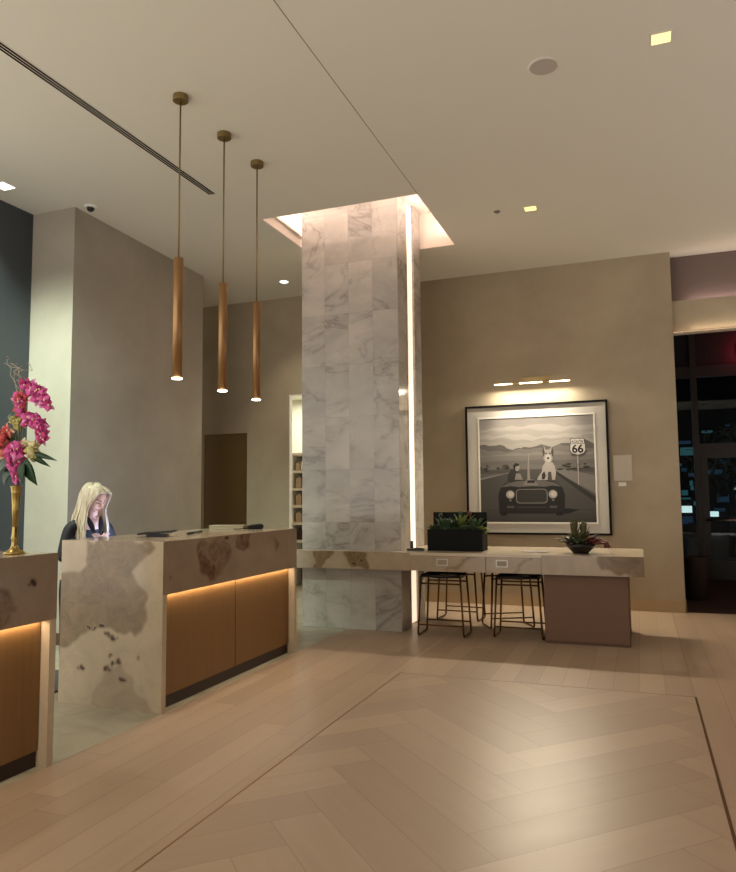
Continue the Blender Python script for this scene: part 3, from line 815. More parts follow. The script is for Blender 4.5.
# stools
def rodframe(pts, rr=.011): 
    return tube(nb(), pts, rr, 8)
def bend(P, r_=.04, n=4):
    out = [Vector(P[0])]
    for i in range(1, len(P)-1):
        p = Vector(P[i]); a = (Vector(P[i-1])-p).normalized(); b = (Vector(P[i+1])-p).normalized()
        for k in range(n+1):
            t_ = k/n; q0 = p+a*r_; q2 = p+b*r_
            out.append(q0*(1-t_)**2 + p*2*t_*(1-t_) + q2*t_*t_)
    out.append(Vector(P[-1])); return out
def stool(label, loc, rz):
    s = thing('counter_stool', label, 'stool', loc, rz, 'counter stools at the stone table')
    for sx in (-1, 1):
        P = bend([(sx*.215, -.15, .63), (sx*.25, -.175, .0125), (sx*.25, .175, .0125), (sx*.215, .15, .63)], .035)
        link('side_frame', rodframe(P), M['bronze'], s, True)
    for y in (-.15, .15):
        link('seat_rail', rodframe([(-.215, y, .63), (.215, y, .63)]), M['bronze'], s, True)
        link('seat_rail', rodframe([(-.22, y*1.05, .555), (.22, y*1.05, .555)], .009), M['bronze'], s, True)
    for sx in (-1, 1):
        link('seat_rail', rodframe([(sx*.215, -.15, .625), (sx*.215, .15, .625)], .009), M['bronze'], s, True)
    for y in (-.17, .17):
        link('footrest', rodframe([(-.243, y, .12 if y > 0 else .12), (.243, y, .12)], .008), M['bronze'], s, True)
    # sling seat, sagging in the middle
    bm = nb(); nx, ny = 14, 10; g = []
    for i in range(nx+1):
        row = []
        for k in range(ny+1):
            u, v = i/nx*2-1, k/ny*2-1
            zz = .648-.05*(1-u*u)**.7*(1-.3*v*v)
            row.append(bm.verts.new((u*.222, v*.158, zz)))
        g.append(row)
    for i in range(nx):
        for k in range(ny): bm.faces.new((g[i][k], g[i+1][k], g[i+1][k+1], g[i][k+1]))
    ft = list(bm.faces); e = bmesh.ops.solidify(bm, geom=ft, thickness=.03)
    link('seat', bm, M['leather'], s, True)
    for y in (-.15, .15):
        link('seat_band', rodframe([(-.215, y*1.02, .635), (.215, y*1.02, .635)], .016), M['leather'], s, True)
    return s
s0 = stool('counter stool at the front of the table, the one nearest the marble column', (-2.035, 7.665, 0), 0)
def dup(root, loc, rz, label):
    r_ = root.copy(); COL.objects.link(r_); r_.location = loc; r_.rotation_euler = (0, 0, rz); r_['label'] = label
    for ch in list(root.children):
        c = ch.copy(); COL.objects.link(c); c.parent = r_
    return r_
dup(s0, (-1.24, 7.79, 0), 0, 'counter stool at the front of the table, the one against the cocoa pedestal')
dup(s0, (-2.09, 8.66, 0), math.radians(-3), 'counter stool on the wall side of the table, directly behind the stool nearest the column')
dup(s0, (-1.47, 8.34, 0), math.radians(28), 'counter stool standing askew on the wall side, seen between the two front stools')

# planter box with succulents
pl = thing('succulent_planter', 'black rectangular planter box of green succulents on the stone table', 'planter', (-1.93, 7.88, TZ+.001))
bm = nb()
w, d_, h = .31, .13, .235
for a in ((-w, w, -d_, -d_+.012), (-w, w, d_-.012, d_), (-w, -w+.012, -d_+.012, d_-.012), (w-.012, w, -d_+.012, d_-.012)):
    box(bm, a[0], a[1], a[2], a[3], 0, h, .002)
box(bm, -w+.01, w-.01, -d_+.01, d_-.01, 0, .012)
link('box', bm, mat('matte black metal', (7, 9, 7), .7, spec=.2), pl)
bm = nb(); box(bm, -w, w, d_+.002, d_+.02, 0, .42, .002); link('back_panel', bm, mat('black glass panel', (5, 6, 6), .6, spec=.2), pl)
bm = nb(); box(bm, -w+.013, w-.013, -d_+.013, d_-.013, .015, h-.02); link('soil', bm, M['soil'], pl)
greens = [mat('grey green succulent', (70, 92, 58), .5), mat('dark green succulent', (38, 62, 34), .5), mat('yellow green succulent', (112, 124, 52), .5), mat('dusky red succulent', (92, 50, 40), .5)]
rr = random.Random(21)
def rosette(root, c, r_, n, m, up=.5, W_=.35, name='succulent'):
    bm = nb()
    for k in range(n):
        a = k*2.39996; el = up+.9*k/n
        d = Vector((math.cos(a)*math.cos(el), math.sin(a)*math.cos(el), math.sin(el)))
        leaf(bm, Vector(c)+d*.008, d, r_*(1-.45*k/n), r_*W_, 5, .25, .008, (0, 0, 1), belly=.6)
    return link(name, bm, m, root, True)
for i, (x, y, r_, n, mi, up, ww) in enumerate([(-.24, -.04, 0.14, 16, 1, .3, .3), (-.15, .03, 0.20, 14, 0, .8, .2), (-.05, -.02, 0.19, 16, 1, .7, .16), (.04, .04, 0.23, 12, 2, 1.0, .15), (.12, -.03, .12, 18, 0, .4, .35), (.2, .03, 0.20, 14, 0, .8, .18), (.26, -.02, .11, 16, 2, .2, .25), (-.2, .06, .17, 10, 1, 1.0, .16), (0, -.08, .08, 16, 1, .3, .4), (.2, -.08, .09, 14, 1, .3, .35), (-.11, -.08, .09, 14, 0, .3, .3)]):
    rosette(pl, (x, y, h-.02), r_, n, greens[mi], up, ww)
for i, (x, y, hh, mi) in enumerate([(-.20, .06, .17, 1), (.03, .06, .19, 1), (.13, .07, .19, 3)]):
    bm = nb(); tube(bm, [(x, y, h-.02), (x+.01, y, h+hh*.6), (x, y, h+hh-.02)], [.008, .01, .008], 7)
    blob(bm, (x, y, h+hh-.02), (.026, .022, .03), None, 2)
    link('cactus_stem', bm, greens[mi], pl, True)
bm = nb()
for k in range(7):
    a = -.6+k*.2; leaf(bm, (.28, -.04, h), (math.cos(a)*.9, math.sin(a)*.5-.2, -.1+.12*k), .10, .018, 5, .9, .004)
link('trailing_succulent', bm, greens[2], pl, True)

# succulent bowl
bo = thing('succulent_bowl', 'dark footed bowl of reddish green succulents at the pedestal end of the table', 'planter', (-.60, 7.80, TZ+.001))
bm = nb(); lathe(bm, [(.07, 0), (.072, .01), (.085, .02), (.12, .055), (.135, .085), (.128, .085), (.11, .06), (.02, .04)], (0, 0, 0), 28)
link('bowl', bm, mat('dark glazed bowl', (26, 18, 18), .3), bo, True)
bm = nb(); lathe(bm, [(.118, .066), (.122, .074), (.02, .078)], (0, 0, 0), 24); link('soil', bm, M['soil'], bo)
reds = [greens[0], greens[3], mat('olive leaf', (78, 76, 40), .5), mat('dark plum leaf', (54, 30, 30), .45), mat('pink edged leaf', (150, 84, 74), .5)]
for (x, y, r_, n, mi, up, ww) in [(0, 0, .16, 16, 2, .6, .35), (-.09, -.04, .14, 14, 3, .1, .3), (.1, .0, .14, 14, 3, .15, .3), (-.02, -.09, .11, 14, 0, .3, .4), (.06, -.07, .12, 14, 1, .2, .3), (-.12, .03, .15, 12, 0, .15, .25), (.15, -.02, .13, 12, 4, .05, .28), (.02, .07, .16, 10, 1, .7, .3)]:
    rosette(bo, (x*.8, y*.8, .085), r_, n, reds[mi], up, ww)
for (x, y, hh) in ((-.05, .0, .26), (.03, .01, .24)):
    bm = nb(); 
    for k in range(7): leaf(bm, (x, y, .09+k*.02), (math.cos(k*2.4)*.25, math.sin(k*2.4)*.25, 1), hh-.08-k*.012, .05, 6, .15, .008)
    link('upright_leaf', bm, reds[2], bo, True)
bm = nb(); tube(bm, [(.09, 0, .09), (.17, 0, .13), (.22, -.02, .10)], .004, 6); blob(bm, (.225, -.02, .08), (.022, .02, .03), None, 2)
for k in range(8): leaf(bm, (.23, -.02, .08), (math.cos(k), math.sin(k)*.6, -.5), .045, .022, 4, .3, .004)
link('hanging_bloom', bm, mat('brick red bloom', (96, 46, 38), .7), bo, True)
bo.scale = (1.15, 1.15, 1.15)
# card holder
ch_ = thing('card_holder', 'small black tray with an upright peg on the table beside the marble column', 'holder', (-2.375, 7.74, TZ+.001))
bm = nb(); box(bm, -.09, .09, -.05, .05, 0, .022, .004); link('tray', bm, M['black'], ch_)
bm = nb(); box(bm, -.06, -.03, -.01, .02, .02, .105, .004); link('peg', bm, M['black'], ch_)
bm = nb(); box(bm, -.01, .07, -.035, .035, .022, .03, .002); link('cards', bm, mat('plum card', (70, 48, 48), .6), ch_)
bm = nb(); box(bm, -2.25, -2.222, 7.66, 7.70, TZ+.001, TZ+.022, .003); tag(link('eraser', bm, M['white']), 'tiny white block on the table between the black tray and the black planter', 'block')
br = thing('brochure', 'dark folded brochure lying flat on the table between the two planters', 'brochure', (-1.06, 7.83, TZ+.001), math.radians(-8))
bm = nb(); box(bm, -.13, .0, -.08, .08, 0, .005); box(bm, .0, .12, -.08, .08, 0, .004); link('pages', bm, mat('white pages', (200, 196, 186), .6), br)
bm = nb(); box(bm, -.132, .0, -.082, .082, .005, .0075); box(bm, 0, .122, -.082, .082, .0045, .007); link('cover', bm, mat('grey cover', (96, 90, 82), .5), br)

# ------------------------------------------------------------------ framed picture
FX0, FX1, FZ0, FZ1 = -2.27, -.36, .955, 2.74
FY = YW-.05
pf = thing('framed_picture', 'large black framed black and white photograph of a vintage car on a desert road', 'picture', ((FX0+FX1)/2, YW-.001, FZ0))
bm = nb(); fw = .028
for a in ((FX0, FX1, FZ1-fw, FZ1), (FX0, FX1, FZ0, FZ0+fw), (FX0, FX0+fw, FZ0+fw, FZ1-fw), (FX1-fw, FX1, FZ0+fw, FZ1-fw)):
    box(bm, a[0], a[1], FY-.01, YW-.002, a[2], a[3], .002)
place(link('frame', bm, mat('black frame lacquer', (12, 9, 9), .6, spec=.2)), pf)
IX0, IX1, IZ0, IZ1 = -2.075, -.545, 1.125, 2.555
bm = nb(); box(bm, FX0+fw, FX1-fw, FY+.012, YW-.003, FZ0+fw, FZ1-fw); place(link('mat_board', bm, mat('white mat board', (196, 191, 180), .75)), pf)
bm = nb(); b2 = .02
for a in ((IX0-b2, IX1+b2, IZ1, IZ1+b2), (IX0-b2, IX1+b2, IZ0-b2, IZ0), (IX0-b2, IX0, IZ0, IZ1), (IX1, IX1+b2, IZ0, IZ1)):
    box(bm, a[0], a[1], FY+.006, FY+.0115, a[2], a[3])
place(link('mat_bevel', bm, mat('bright bevel', (240, 236, 224), .7)), pf)
greys = {}
pm = []
def gm(v):
    if v not in greys:
        greys[v] = len(pm); pm.append(mat('print grey %d' % v, (int(v*.86), int(v*.83), int(v*.80)), .8))
    return greys[v]
bm = nb(); lev = [0]
def poly(P, v, lift=1):
    lev[0] += lift
    y = FY+.0113-.00004*lev[0]
    try:
        f = bm.faces.new([bm.verts.new((min(max(px, IX0), IX1), y, min(max(pz, IZ0), IZ1))) for px, pz in P]); f.material_index = gm(v)
    except ValueError: pass
def ell(cx, cz, rx, rz_, v, n=20): poly([(cx+rx*math.cos(2*PI*k/n), cz+rz_*math.sin(2*PI*k/n)) for k in range(n)], v)
def rct(x0, x1, z0, z1, v): poly([(x0, z0), (x1, z0), (x1, z1), (x0, z1)], v)
rct(IX0, IX1, IZ0, IZ1, 150)
for k in range(12): rct(IX0, IX1, 2.05+.042*k, 2.05+.042*(k+1), 168-int(abs(k-7)*3))
rr = random.Random(4)
def ridge(z0, amp, v, base, seed, n=40):
    q = random.Random(seed); P = [(IX0, base)]
    for k in range(n+1):
        x = IX0+(IX1-IX0)*k/n
        P.append((x, z0+amp*(.5*math.sin(x*4.3+seed)+.3*math.sin(x*11+seed*2)+.25*math.sin(x*23+seed))+q.uniform(-.15, .15)*amp))
    P.append((IX1, base)); poly(P, v)
for k, (zz, v) in enumerate(((2.43, 184), (2.37, 172), (2.31, 186), (2.26, 166), (2.22, 176))): ridge(zz, .035, v, 2.0, k+1)
ridge(2.165, .055, 104, 2.0, 11)
ridge(2.12, .04, 128, 1.9, 12)
ridge(2.06, .025, 146, 1.8, 13)
rct(IX0, IX1, 1.75, 2.03, 132)
ridge(1.96, .012, 118, 1.7, 14); ridge(1.90, .012, 126, 1.7, 15)
ridge(1.84, .02, 92, 1.6, 16); ridge(1.80, .015, 110, 1.6, 19)
rct(IX0, IX1, IZ0, 1.74, 98)
poly([(IX0, 1.72), (-1.6, 1.84), (-1.1, 1.84), (-.56, 1.46), (IX1, 1.40), (IX1, IZ0), (IX0, IZ0)], 88)
poly([(-1.1, 1.83), (-.9, 1.83), (IX1, 1.74), (IX1, 1.50)], 140)
poly([(-1.12, 1.83), (-1.07, 1.83), (IX1, 1.46), (IX1, 1.38)], 60)
poly([(IX0, 1.70), (-1.66, 1.80), (-1.7, 1.80), (IX0, 1.73)], 150)
for k in range(26):
    x = rr.uniform(IX0, -1.7) if k < 12 else rr.uniform(-1.02, IX1); zz = rr.uniform(1.82, 1.9); ell(x, zz, rr.uniform(.02, .05), rr.uniform(.01, .025), rr.choice([62, 78, 96]), 8)
rct(IX0, IX1, IZ0, 1.30, 76)
for k in range(8): rct(IX0, IX1, IZ0+.02*k, IZ0+.02*(k+1), 70+k*2)
# shadow, car body
poly([(-1.8, 1.24), (-.9, 1.24), (-.76, 1.29), (-.9, 1.31), (-1.8, 1.29)], 30)
poly([(-1.82, 1.24), (-1.83, 1.50), (-1.80, 1.58), (-1.73, 1.655), (-1.58, 1.69), (-1.36, 1.70), (-1.16, 1.69), (-1.03, 1.65), (-.965, 1.58), (-.94, 1.50), (-.945, 1.23), (-1.05, 1.23), (-1.08, 1.27), (-1.68, 1.27), (-1.7, 1.23)], 34)
poly([(-1.78, 1.60), (-1.71, 1.65), (-1.58, 1.682), (-1.36, 1.69), (-1.18, 1.682), (-1.05, 1.648), (-.99, 1.60), (-1.1, 1.615), (-1.2, 1.60), (-1.37, 1.61), (-1.55, 1.60), (-1.66, 1.615)], 112)
poly([(-1.5, 1.62), (-1.44, 1.70), (-1.34, 1.70), (-1.28, 1.62)], 140)
rct(-1.43, -1.33, 1.655, 1.69, 24)
# grille
def rr_(x0, x1, z0, z1, r_, v):
    P = []
    for (cx, cz, a0) in ((x1-r_, z1-r_, 0), (x0+r_, z1-r_, PI/2), (x0+r_, z0+r_, PI), (x1-r_, z0+r_, 1.5*PI)):
        for k in range(5): P.append((cx+r_*math.cos(a0+k*PI/8), cz+r_*math.sin(a0+k*PI/8)))
    poly(P, v)
rr_(-1.59, -1.165, 1.375, 1.575, .05, 128); rr_(-1.575, -1.18, 1.39, 1.562, .042, 44)
for k in range(9): rct(-1.565, -1.19, 1.40+.0175*k, 1.407+.0175*k, 76)
for cx in (-1.665, -1.095):
    ell(cx, 1.50, .066, .066, 70); ell(cx, 1.50, .056, .056, 190); ell(cx+.008, 1.503, .036, .036, 226); ell(cx, 1.42, .018, .014, 130)
    rr_(cx-.05, cx+.05, 1.315, 1.345, .012, 96)
rct(-1.58, -1.18, 1.32, 1.332, 78)
# wheels
rct(-1.80, -1.72, 1.215, 1.26, 18); rct(-1.06, -.98, 1.215, 1.26, 18)
# windscreen and figure in the driving seat
poly([(-1.43, 1.69), (-1.42, 1.9), (-1.405, 2.06), (-1.395, 2.06), (-1.40, 1.9), (-1.39, 1.69)], 160)
poly([(-1.70, 1.68), (-1.69, 1.76), (-1.645, 1.85), (-1.58, 1.82), (-1.53, 1.76), (-1.51, 1.69)], 52)
poly([(-1.60, 1.70), (-1.58, 1.79), (-1.52, 1.78), (-1.49, 1.70)], 150)
ell(-1.565, 1.865, .036, .046, 168); poly([(-1.61, 1.83), (-1.615, 1.9), (-1.58, 1.93), (-1.53, 1.915), (-1.545, 1.89), (-1.585, 1.88), (-1.59, 1.83)], 30)
# the tall pale dog standing in the car
poly([(-1.30, 1.69), (-1.28, 1.74), (-1.235, 1.80), (-1.22, 1.88), (-1.185, 1.93), (-1.09, 1.93), (-1.06, 1.88), (-1.045, 1.8), (-1.06, 1.69), (-1.10, 1.69), (-1.11, 1.80), (-1.15, 1.80), (-1.16, 1.69)], 196)
poly([(-1.235, 1.77), (-1.2, 1.81), (-1.18, 1.75), (-1.2, 1.70), (-1.235, 1.70)], 56)
poly([(-1.205, 1.96), (-1.21, 2.08), (-1.195, 2.155), (-1.175, 2.10), (-1.12, 2.10), (-1.095, 2.155), (-1.08, 2.07), (-1.085, 1.96), (-1.12, 1.92), (-1.17, 1.92)], 176)
ell(-1.145, 1.98, .042, .055, 214); ell(-1.145, 1.985, .016, .014, 20); ell(-1.17, 2.05, .01, .01, 30); ell(-1.12, 2.05, .01, .01, 30)
poly([(-1.205, 2.0), (-1.22, 2.08), (-1.197, 2.14), (-1.185, 2.05)], 80); poly([(-1.085, 2.0), (-1.07, 2.08), (-1.092, 2.14), (-1.105, 2.05)], 80)
# road sign
rct(-.765, -.752, 1.62, 2.03, 200)
def shield(s, v):
    cx, cz = -.755, 2.13
    P = [(-.10, .02), (-.085, .085), (-.095, .10), (-.075, .115), (-.04, .105), (0, .115), (.04, .105), (.075, .115), (.095, .10), (.085, .085), (.10, .02), (.105, -.05), (.08, -.095), (.03, -.11), (0, -.118), (-.03, -.11), (-.08, -.095), (-.105, -.05)]
    poly([(cx+a*s, cz+b*s) for a, b in P], v)
shield(1.0, 40); shield(.93, 224)
rct(-.84, -.67, 2.165, 2.171, 50)
def text(bm, s, cx, cz, size, v, y, bold=0):
    cu = bpy.data.curves.new('t', 'FONT'); cu.body = s; cu.size = size; cu.align_x = 'CENTER'; cu.align_y = 'CENTER'; cu.offset = bold
    o = bpy.data.objects.new('t', cu); COL.objects.link(o)
    dg = bpy.context.evaluated_depsgraph_get(); me = bpy.data.meshes.new_from_object(o.evaluated_get(dg))
    n0 = len(bm.verts); bm.from_mesh(me); bm.verts.ensure_lookup_table()
    for i in range(n0, len(bm.verts)):
        c = bm.verts[i].co; bm.verts[i].co = Vector((cx+c.x, y, cz+c.y))
        for f in bm.verts[i].link_faces: f.material_index = v
    bpy.data.objects.remove(o)
lev[0] += 3
yt = FY+.0113-.00004*lev[0]
text(bm, '66', -.757, 2.095, .15, gm(24), yt, .004)
text(bm, 'ROUTE', -.757, 2.193, .045, gm(24), yt, .001)
pr = link('print', bm, pm); place(pr, pf)
# picture lamp
la_ = thing('picture_light', 'slim brass picture light with three glowing bars above the framed photograph', 'wall lamp', (-1.3, YW-.02, 3.05))
bm = nb(); box(bm, -1.49, -1.06, YW-.03, YW-.001, 3.03, 3.115, .003); place(link('wall_plate', bm, mat('pale brass', (178, 156, 112), .5, .4)), la_)
bm = nb()
bm.free()
for x in (-1.47, -1.13):
    bm = nb(); tube(bm, [(x, YW-.02, 3.06), (x, YW-.1, 3.05), (x, YW-.19, 3.025)], .008, 8)
    place(link('arm', bm, M['brass']), la_)
bm = nb(); box(bm, -1.84, -.80, YW-.205, YW-.16, 3.012, 3.026, .003); place(link('bar', bm, M['brass']), la_)
for a_, b_ in ((-1.82, -1.58), (-1.48, -1.18), (-1.08, -.82)):
    bm = nb(); box(bm, a_, b_, YW-.2, YW-.165, 3.0, 3.0125, .002); place(link('diffuser', bm, M['picbulb']), la_)
bm = nb(); box(bm, -.315, -.085, YW-.012, YW-.002, 1.665, 2.0, .002)
tag(link('plaque', bm, mat('frosted acrylic', (196, 184, 166), .3)), 'plain frosted square plaque on the wall right of the framed picture', 'plaque')
bm = nb(); box(bm, -.26, -.165, YW-.006, YW-.001, 1.595, 1.645, .001)
tag(link('wall_label', bm, M['white']), 'tiny white label on the wall below the frosted plaque', 'label')

# ------------------------------------------------------------------ pendants, ceiling fittings
pend = [(4.50, 2.405, 3.335, 'nearest and leftmost of the three brass tube pendants above the reception desk'),
        (5.13, 2.395, 3.315, 'middle one of the three brass tube pendants above the reception desk'),
        (5.70, 2.39, 3.295, 'rightmost brass tube pendant, the one closest to the marble column')]
def pendant(y, zb, zt, label):
    p_ = thing('pendant_light', label, 'pendant lamp', (-3.25, y, H), 0, 'brass tube pendants over the desk')
    bm = nb(); lathe(bm, [(.058, -.045), (.060, -.042), (.060, -.004), (.060, 0)], (0, 0, 0), 28); link('canopy', bm, M['brassd'], p_)
    bm = nb(); tube(bm, [(0, 0, -.045), (0, 0, zt-H)], .0065, 8); link('cord', bm, M['brassd'], p_, True)
    bm = nb(); lathe(bm, [(.030, zb-H), (.038, zb-H), (.038, zt-H-.002), (.036, zt-H)], (0, 0, 0), 28); o = link('shade', bm, M['brass'], p_, True)
    for f in o.data.polygons:
        if len(f.vertices) > 4: f.use_smooth = False
    bm = nb(); lathe(bm, [(.037, zb-H-.009), (.040, zb-H-.006), (.040, zb-H-.001), (.03, zb-H)], (0, 0, 0), 24); link('bulb', bm, M['bulb'], p_)
    li = bpy.data.lights.new('pendant_spot', 'SPOT'); li.energy = 14; li.spot_size = math.radians(70); li.spot_blend = .8; li.color = (1, .86, .68); li.shadow_soft_size = .03
    o = bpy.data.objects.new('pendant_spot', li); COL.objects.link(o); o.parent = p_; o.location = (0, 0, zb-H-.02)
for a in pend: pendant(*a)

def squarelight(x, y, label, m, sz=.06):
    p_ = thing('downlight', label, 'ceiling light', (x, y, H), 0, 'square downlights in the ceiling')
    bm = nb(); q = sz+.012
    for a in ((-q, q, -q, -sz), (-q, q, sz, q), (-q, -sz, -sz, sz), (sz, q, -sz, sz)): box(bm, a[0], a[1], a[2], a[3], -.006, -.0005)
    link('trim_ring', bm, M['ceil'], p_)
    bm = nb(); box(bm, -sz, sz, -sz, sz, -.003, -.0005); link('lens', bm, m, p_)
squarelight(.256, 5.12, 'square yellowish downlight at the upper right, the largest in view', M['dl'], .062)
squarelight(-1.01, 7.78, 'small square yellowish downlight in the ceiling in front of the picture wall', M['dl'], .062)
squarelight(-5.86, 5.2, 'square white downlight at the left edge beside the dark blue wall', M['dlw'], .075)
rd = thing('round_downlight', 'round white downlight in the ceiling between the last pendant and the column', 'ceiling light', (-4.756, 9.14, H))
bm = nb(); lathe(bm, [(.075, -.006), (.085, -.004), (.085, -.0005), (.06, -.0005)], seg=28); link('trim_ring', bm, M['white'], rd)
bm = nb(); lathe(bm, [(.058, -.0075), (.06, -.007), (.06, -.0065)], seg=24); link('lens', bm, M['dlw'], rd)
sp = thing('ceiling_speaker', 'round flush ceiling speaker near the top of the ceiling', 'speaker', (-.544, 5.152, H))
bm = nb(); lathe(bm, [(.10, -.008), (.112, -.006), (.115, -.0005), (.10, -.0005)], seg=36); link('rim', bm, M['ceil'], sp)
bm = nb(); lathe(bm, [(.099, -.010), (.0995, -.0095), (.0995, -.0085)], seg=36); link('grille', bm, M['speaker'], sp)
bm = nb(); lathe(bm, [(.01, -.022), (.014, -.018), (.035, -.006), (.037, -.0005)], (-1.369, 7.729, H), 20)
tag(link('sprinkler', bm, mat('sprinkler cap', (120, 110, 96), .5)), 'tiny sprinkler cap in the ceiling left of the small square downlight', 'sprinkler')
cam_ = thing('security_camera', 'small dome security camera in the ceiling above the plaster block corner', 'camera', (-5.42, 5.93, H))
bm = nb(); lathe(bm, [(.06, -.02), (.065, -.016), (.068, -.0005), (.03, -.0005)], seg=24); link('housing', bm, M['white'], cam_)
bm = nb(); blob(bm, (0, 0, -.024), (.04, .04, .038), None, 3); link('dome', bm, M['black'], cam_, True)
vt = thing('linear_ceiling_vent', 'long linear air diffuser with three black slots running across the ceiling at the left', 'vent', (-4.035, 3, H))
bm = nb(); box(bm, -4.078, -3.992, -1.5, 6.16, H-.003, H-.0005); place(link('frame', bm, M['ceil']), vt)
for k in range(3):
    x = -4.062+.027*k; bm = nb(); box(bm, x-.0088, x+.0088, -1.5, 6.15, H-.0045, H-.0032); place(link('slot', bm, M['slot']), vt)

# ------------------------------------------------------------------ shelf of goods in the room beyond
SX, SY = -5.62, 11.0
sh = thing('display_shelf', 'white display shelf of snacks in the bright room beyond the opening', 'shelf', (SX+.6, SY+.2, 0))
bm = nb(); box(bm, SX, SX+.05, SY, SY+.38, .001, 2.25); place(link('side_panel', bm, M['white']), sh)
bm = nb(); box(bm, SX+1.35, SX+1.4, SY, SY+.38, .001, 2.25); place(link('side_panel', bm, M['white']), sh)
bm = nb(); box(bm, SX+.05, SX+1.35, SY+.36, SY+.38, .001, 2.25); place(link('back_panel', bm, mat('dark shelf back', (70, 56, 44), .6)), sh)
levels = [.30, .72, 1.02, 1.31, 1.60, 1.90, 2.2]
for zz in levels:
    bm = nb(); box(bm, SX+.05, SX+1.35, SY+.0, SY+.36, zz, zz+.045); place(link('shelf_board', bm, M['white']), sh)
goods = [((186, 60, 52), 'red'), ((224, 196, 150), 'cream'), ((60, 50, 44), 'dark brown'), ((196, 120, 60), 'orange'), ((230, 226, 214), 'white'), ((196, 176, 150), 'beige')]
rr = random.Random(17); lv = ['bottom', 'second', 'third', 'fourth', 'fifth', 'top']
gmats = [mat(n_+' packet', c_, .5) for c_, n_ in goods]
for k, zz in enumerate(levels[1:-1]):
    x = SX+.09; j = 0
    while x < SX+.62:
        w = rr.uniform(.07, .13); h_ = rr.uniform(.14, .21); gi = rr.randrange(6)
        bm = nb(); box(bm, x, x+w, SY+.06, SY+.16, zz+.046, zz+.046+h_*.85, .006)
        tube(bm, [(x+w/2, SY+.11, zz+.046+h_*.8), (x+w/2, SY+.11, zz+.046+h_)], [w*.3, w*.18], 10)
        tag(link('snack_packet', bm, gmats[gi]), '%s packet, number %s from the left on the %s shelf beyond the opening' % (goods[gi][1], ['one', 'two', 'three', 'four', 'five', 'six', 'seven', 'eight'][j], ['lowest stocked', 'second stocked', 'third stocked', 'fourth stocked', 'highest stocked'][k]), 'packet', 'packets on the display shelf')
        x += w+.02; j += 1

# ------------------------------------------------------------------ entrance at the right
bm = nb(); box(bm, .48, 7, 10.0, 10.04, 3.57, 4.0); setkind(link('trim_9', bm, M['wall']))
bm = nb(); box(bm, .48, 7, 9.925, 10.0, 3.545, 3.57); setkind(link('trim_10', bm, M['wall']))
bm = nb(); box(bm, .48, 7, 9.95, 9.965, 3.571, 3.576); box(bm, .5, 7, 10.06, 10.075, 3.961, 3.966); setkind(link('trim_11', bm, mat('entrance led tape', (255, 255, 255), .3, emit=(255, 214, 180), es=4)))
bm = nb(); box(bm, .48, 7, 10.18, 10.28, 3.9, H+.3); setkind(link('wall_front', bm, mat('mauve plaster', (118, 100, 94), .7)))
bm = nb(); box(bm, .48, 7, 10.04, 10.18, 3.93, 3.96); setkind(link('trim_12', bm, M['wall']))
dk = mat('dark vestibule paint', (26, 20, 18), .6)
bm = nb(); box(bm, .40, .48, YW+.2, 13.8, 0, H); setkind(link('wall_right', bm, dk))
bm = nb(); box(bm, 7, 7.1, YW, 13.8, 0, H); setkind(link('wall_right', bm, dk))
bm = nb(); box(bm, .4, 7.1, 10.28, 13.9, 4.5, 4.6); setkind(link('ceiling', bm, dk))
bm = nb(); box(bm, .4, 7.1, YW+.05, 13.9, -.1, .001); setkind(link('floor', bm, mat('dark entrance mat', (58, 42, 32), .8)))
frm = mat('dark bronze frame', (66, 60, 56), .4, .3)
gls = bpy.data.materials.new('storefront glass'); gls.use_nodes = True; gn = gls.node_tree; gn.nodes.clear()
go = gn.nodes.new('ShaderNodeOutputMaterial'); gx = gn.nodes.new('ShaderNodeMixShader'); gt = gn.nodes.new('ShaderNodeBsdfTransparent'); gg = gn.nodes.new('ShaderNodeBsdfGlossy'); gf = gn.nodes.new('ShaderNodeValue')
gt.inputs[0].default_value = (.62, .70, .70, 1); gg.inputs['Roughness'].default_value = 0; gf.outputs[0].default_value = .03
gn.links.new(gf.outputs[0], gx.inputs[0]); gn.links.new(gt.outputs[0], gx.inputs[1]); gn.links.new(gg.outputs[0], gx.inputs[2]); gn.links.new(gx.outputs[0], go.inputs[0])
DY = 13.7
bm = nb()
for (x0, x1, z0, z1) in ((.48, .56, 0, 4.5), (.90, 1.00, 0, 4.5), (2.75, 2.9, 0, 4.5), (.48, 7, 3.52, 3.72), (1.0, 2.9, 2.23, 2.35), (.56, .90, .72, .80), (.56, .90, 0, .35), (4.9, 5.0, 0, 4.5), (.48, 7, 4.4, 4.5)):
    q = .05 if z1-z0 > 2 else .045
    box(bm, x0, x1, DY-q, DY+q, z0, z1)
setkind(link('window_1', bm, frm))
bm = nb(); box(bm, 1.0, 7, DY-.006, DY+.006, 2.3, 3.6); box(bm, .56, .9, DY-.006, DY+.006, .3, 3.6); box(bm, 2.9, 7, DY-.006, DY+.006, 0, 2.3); setkind(link('window_2', bm, gls))
bm = nb(); box(bm, .48, 7, DY+.02, DY+.06, 3.7, 4.5); setkind(link('wall_front', bm, dk))
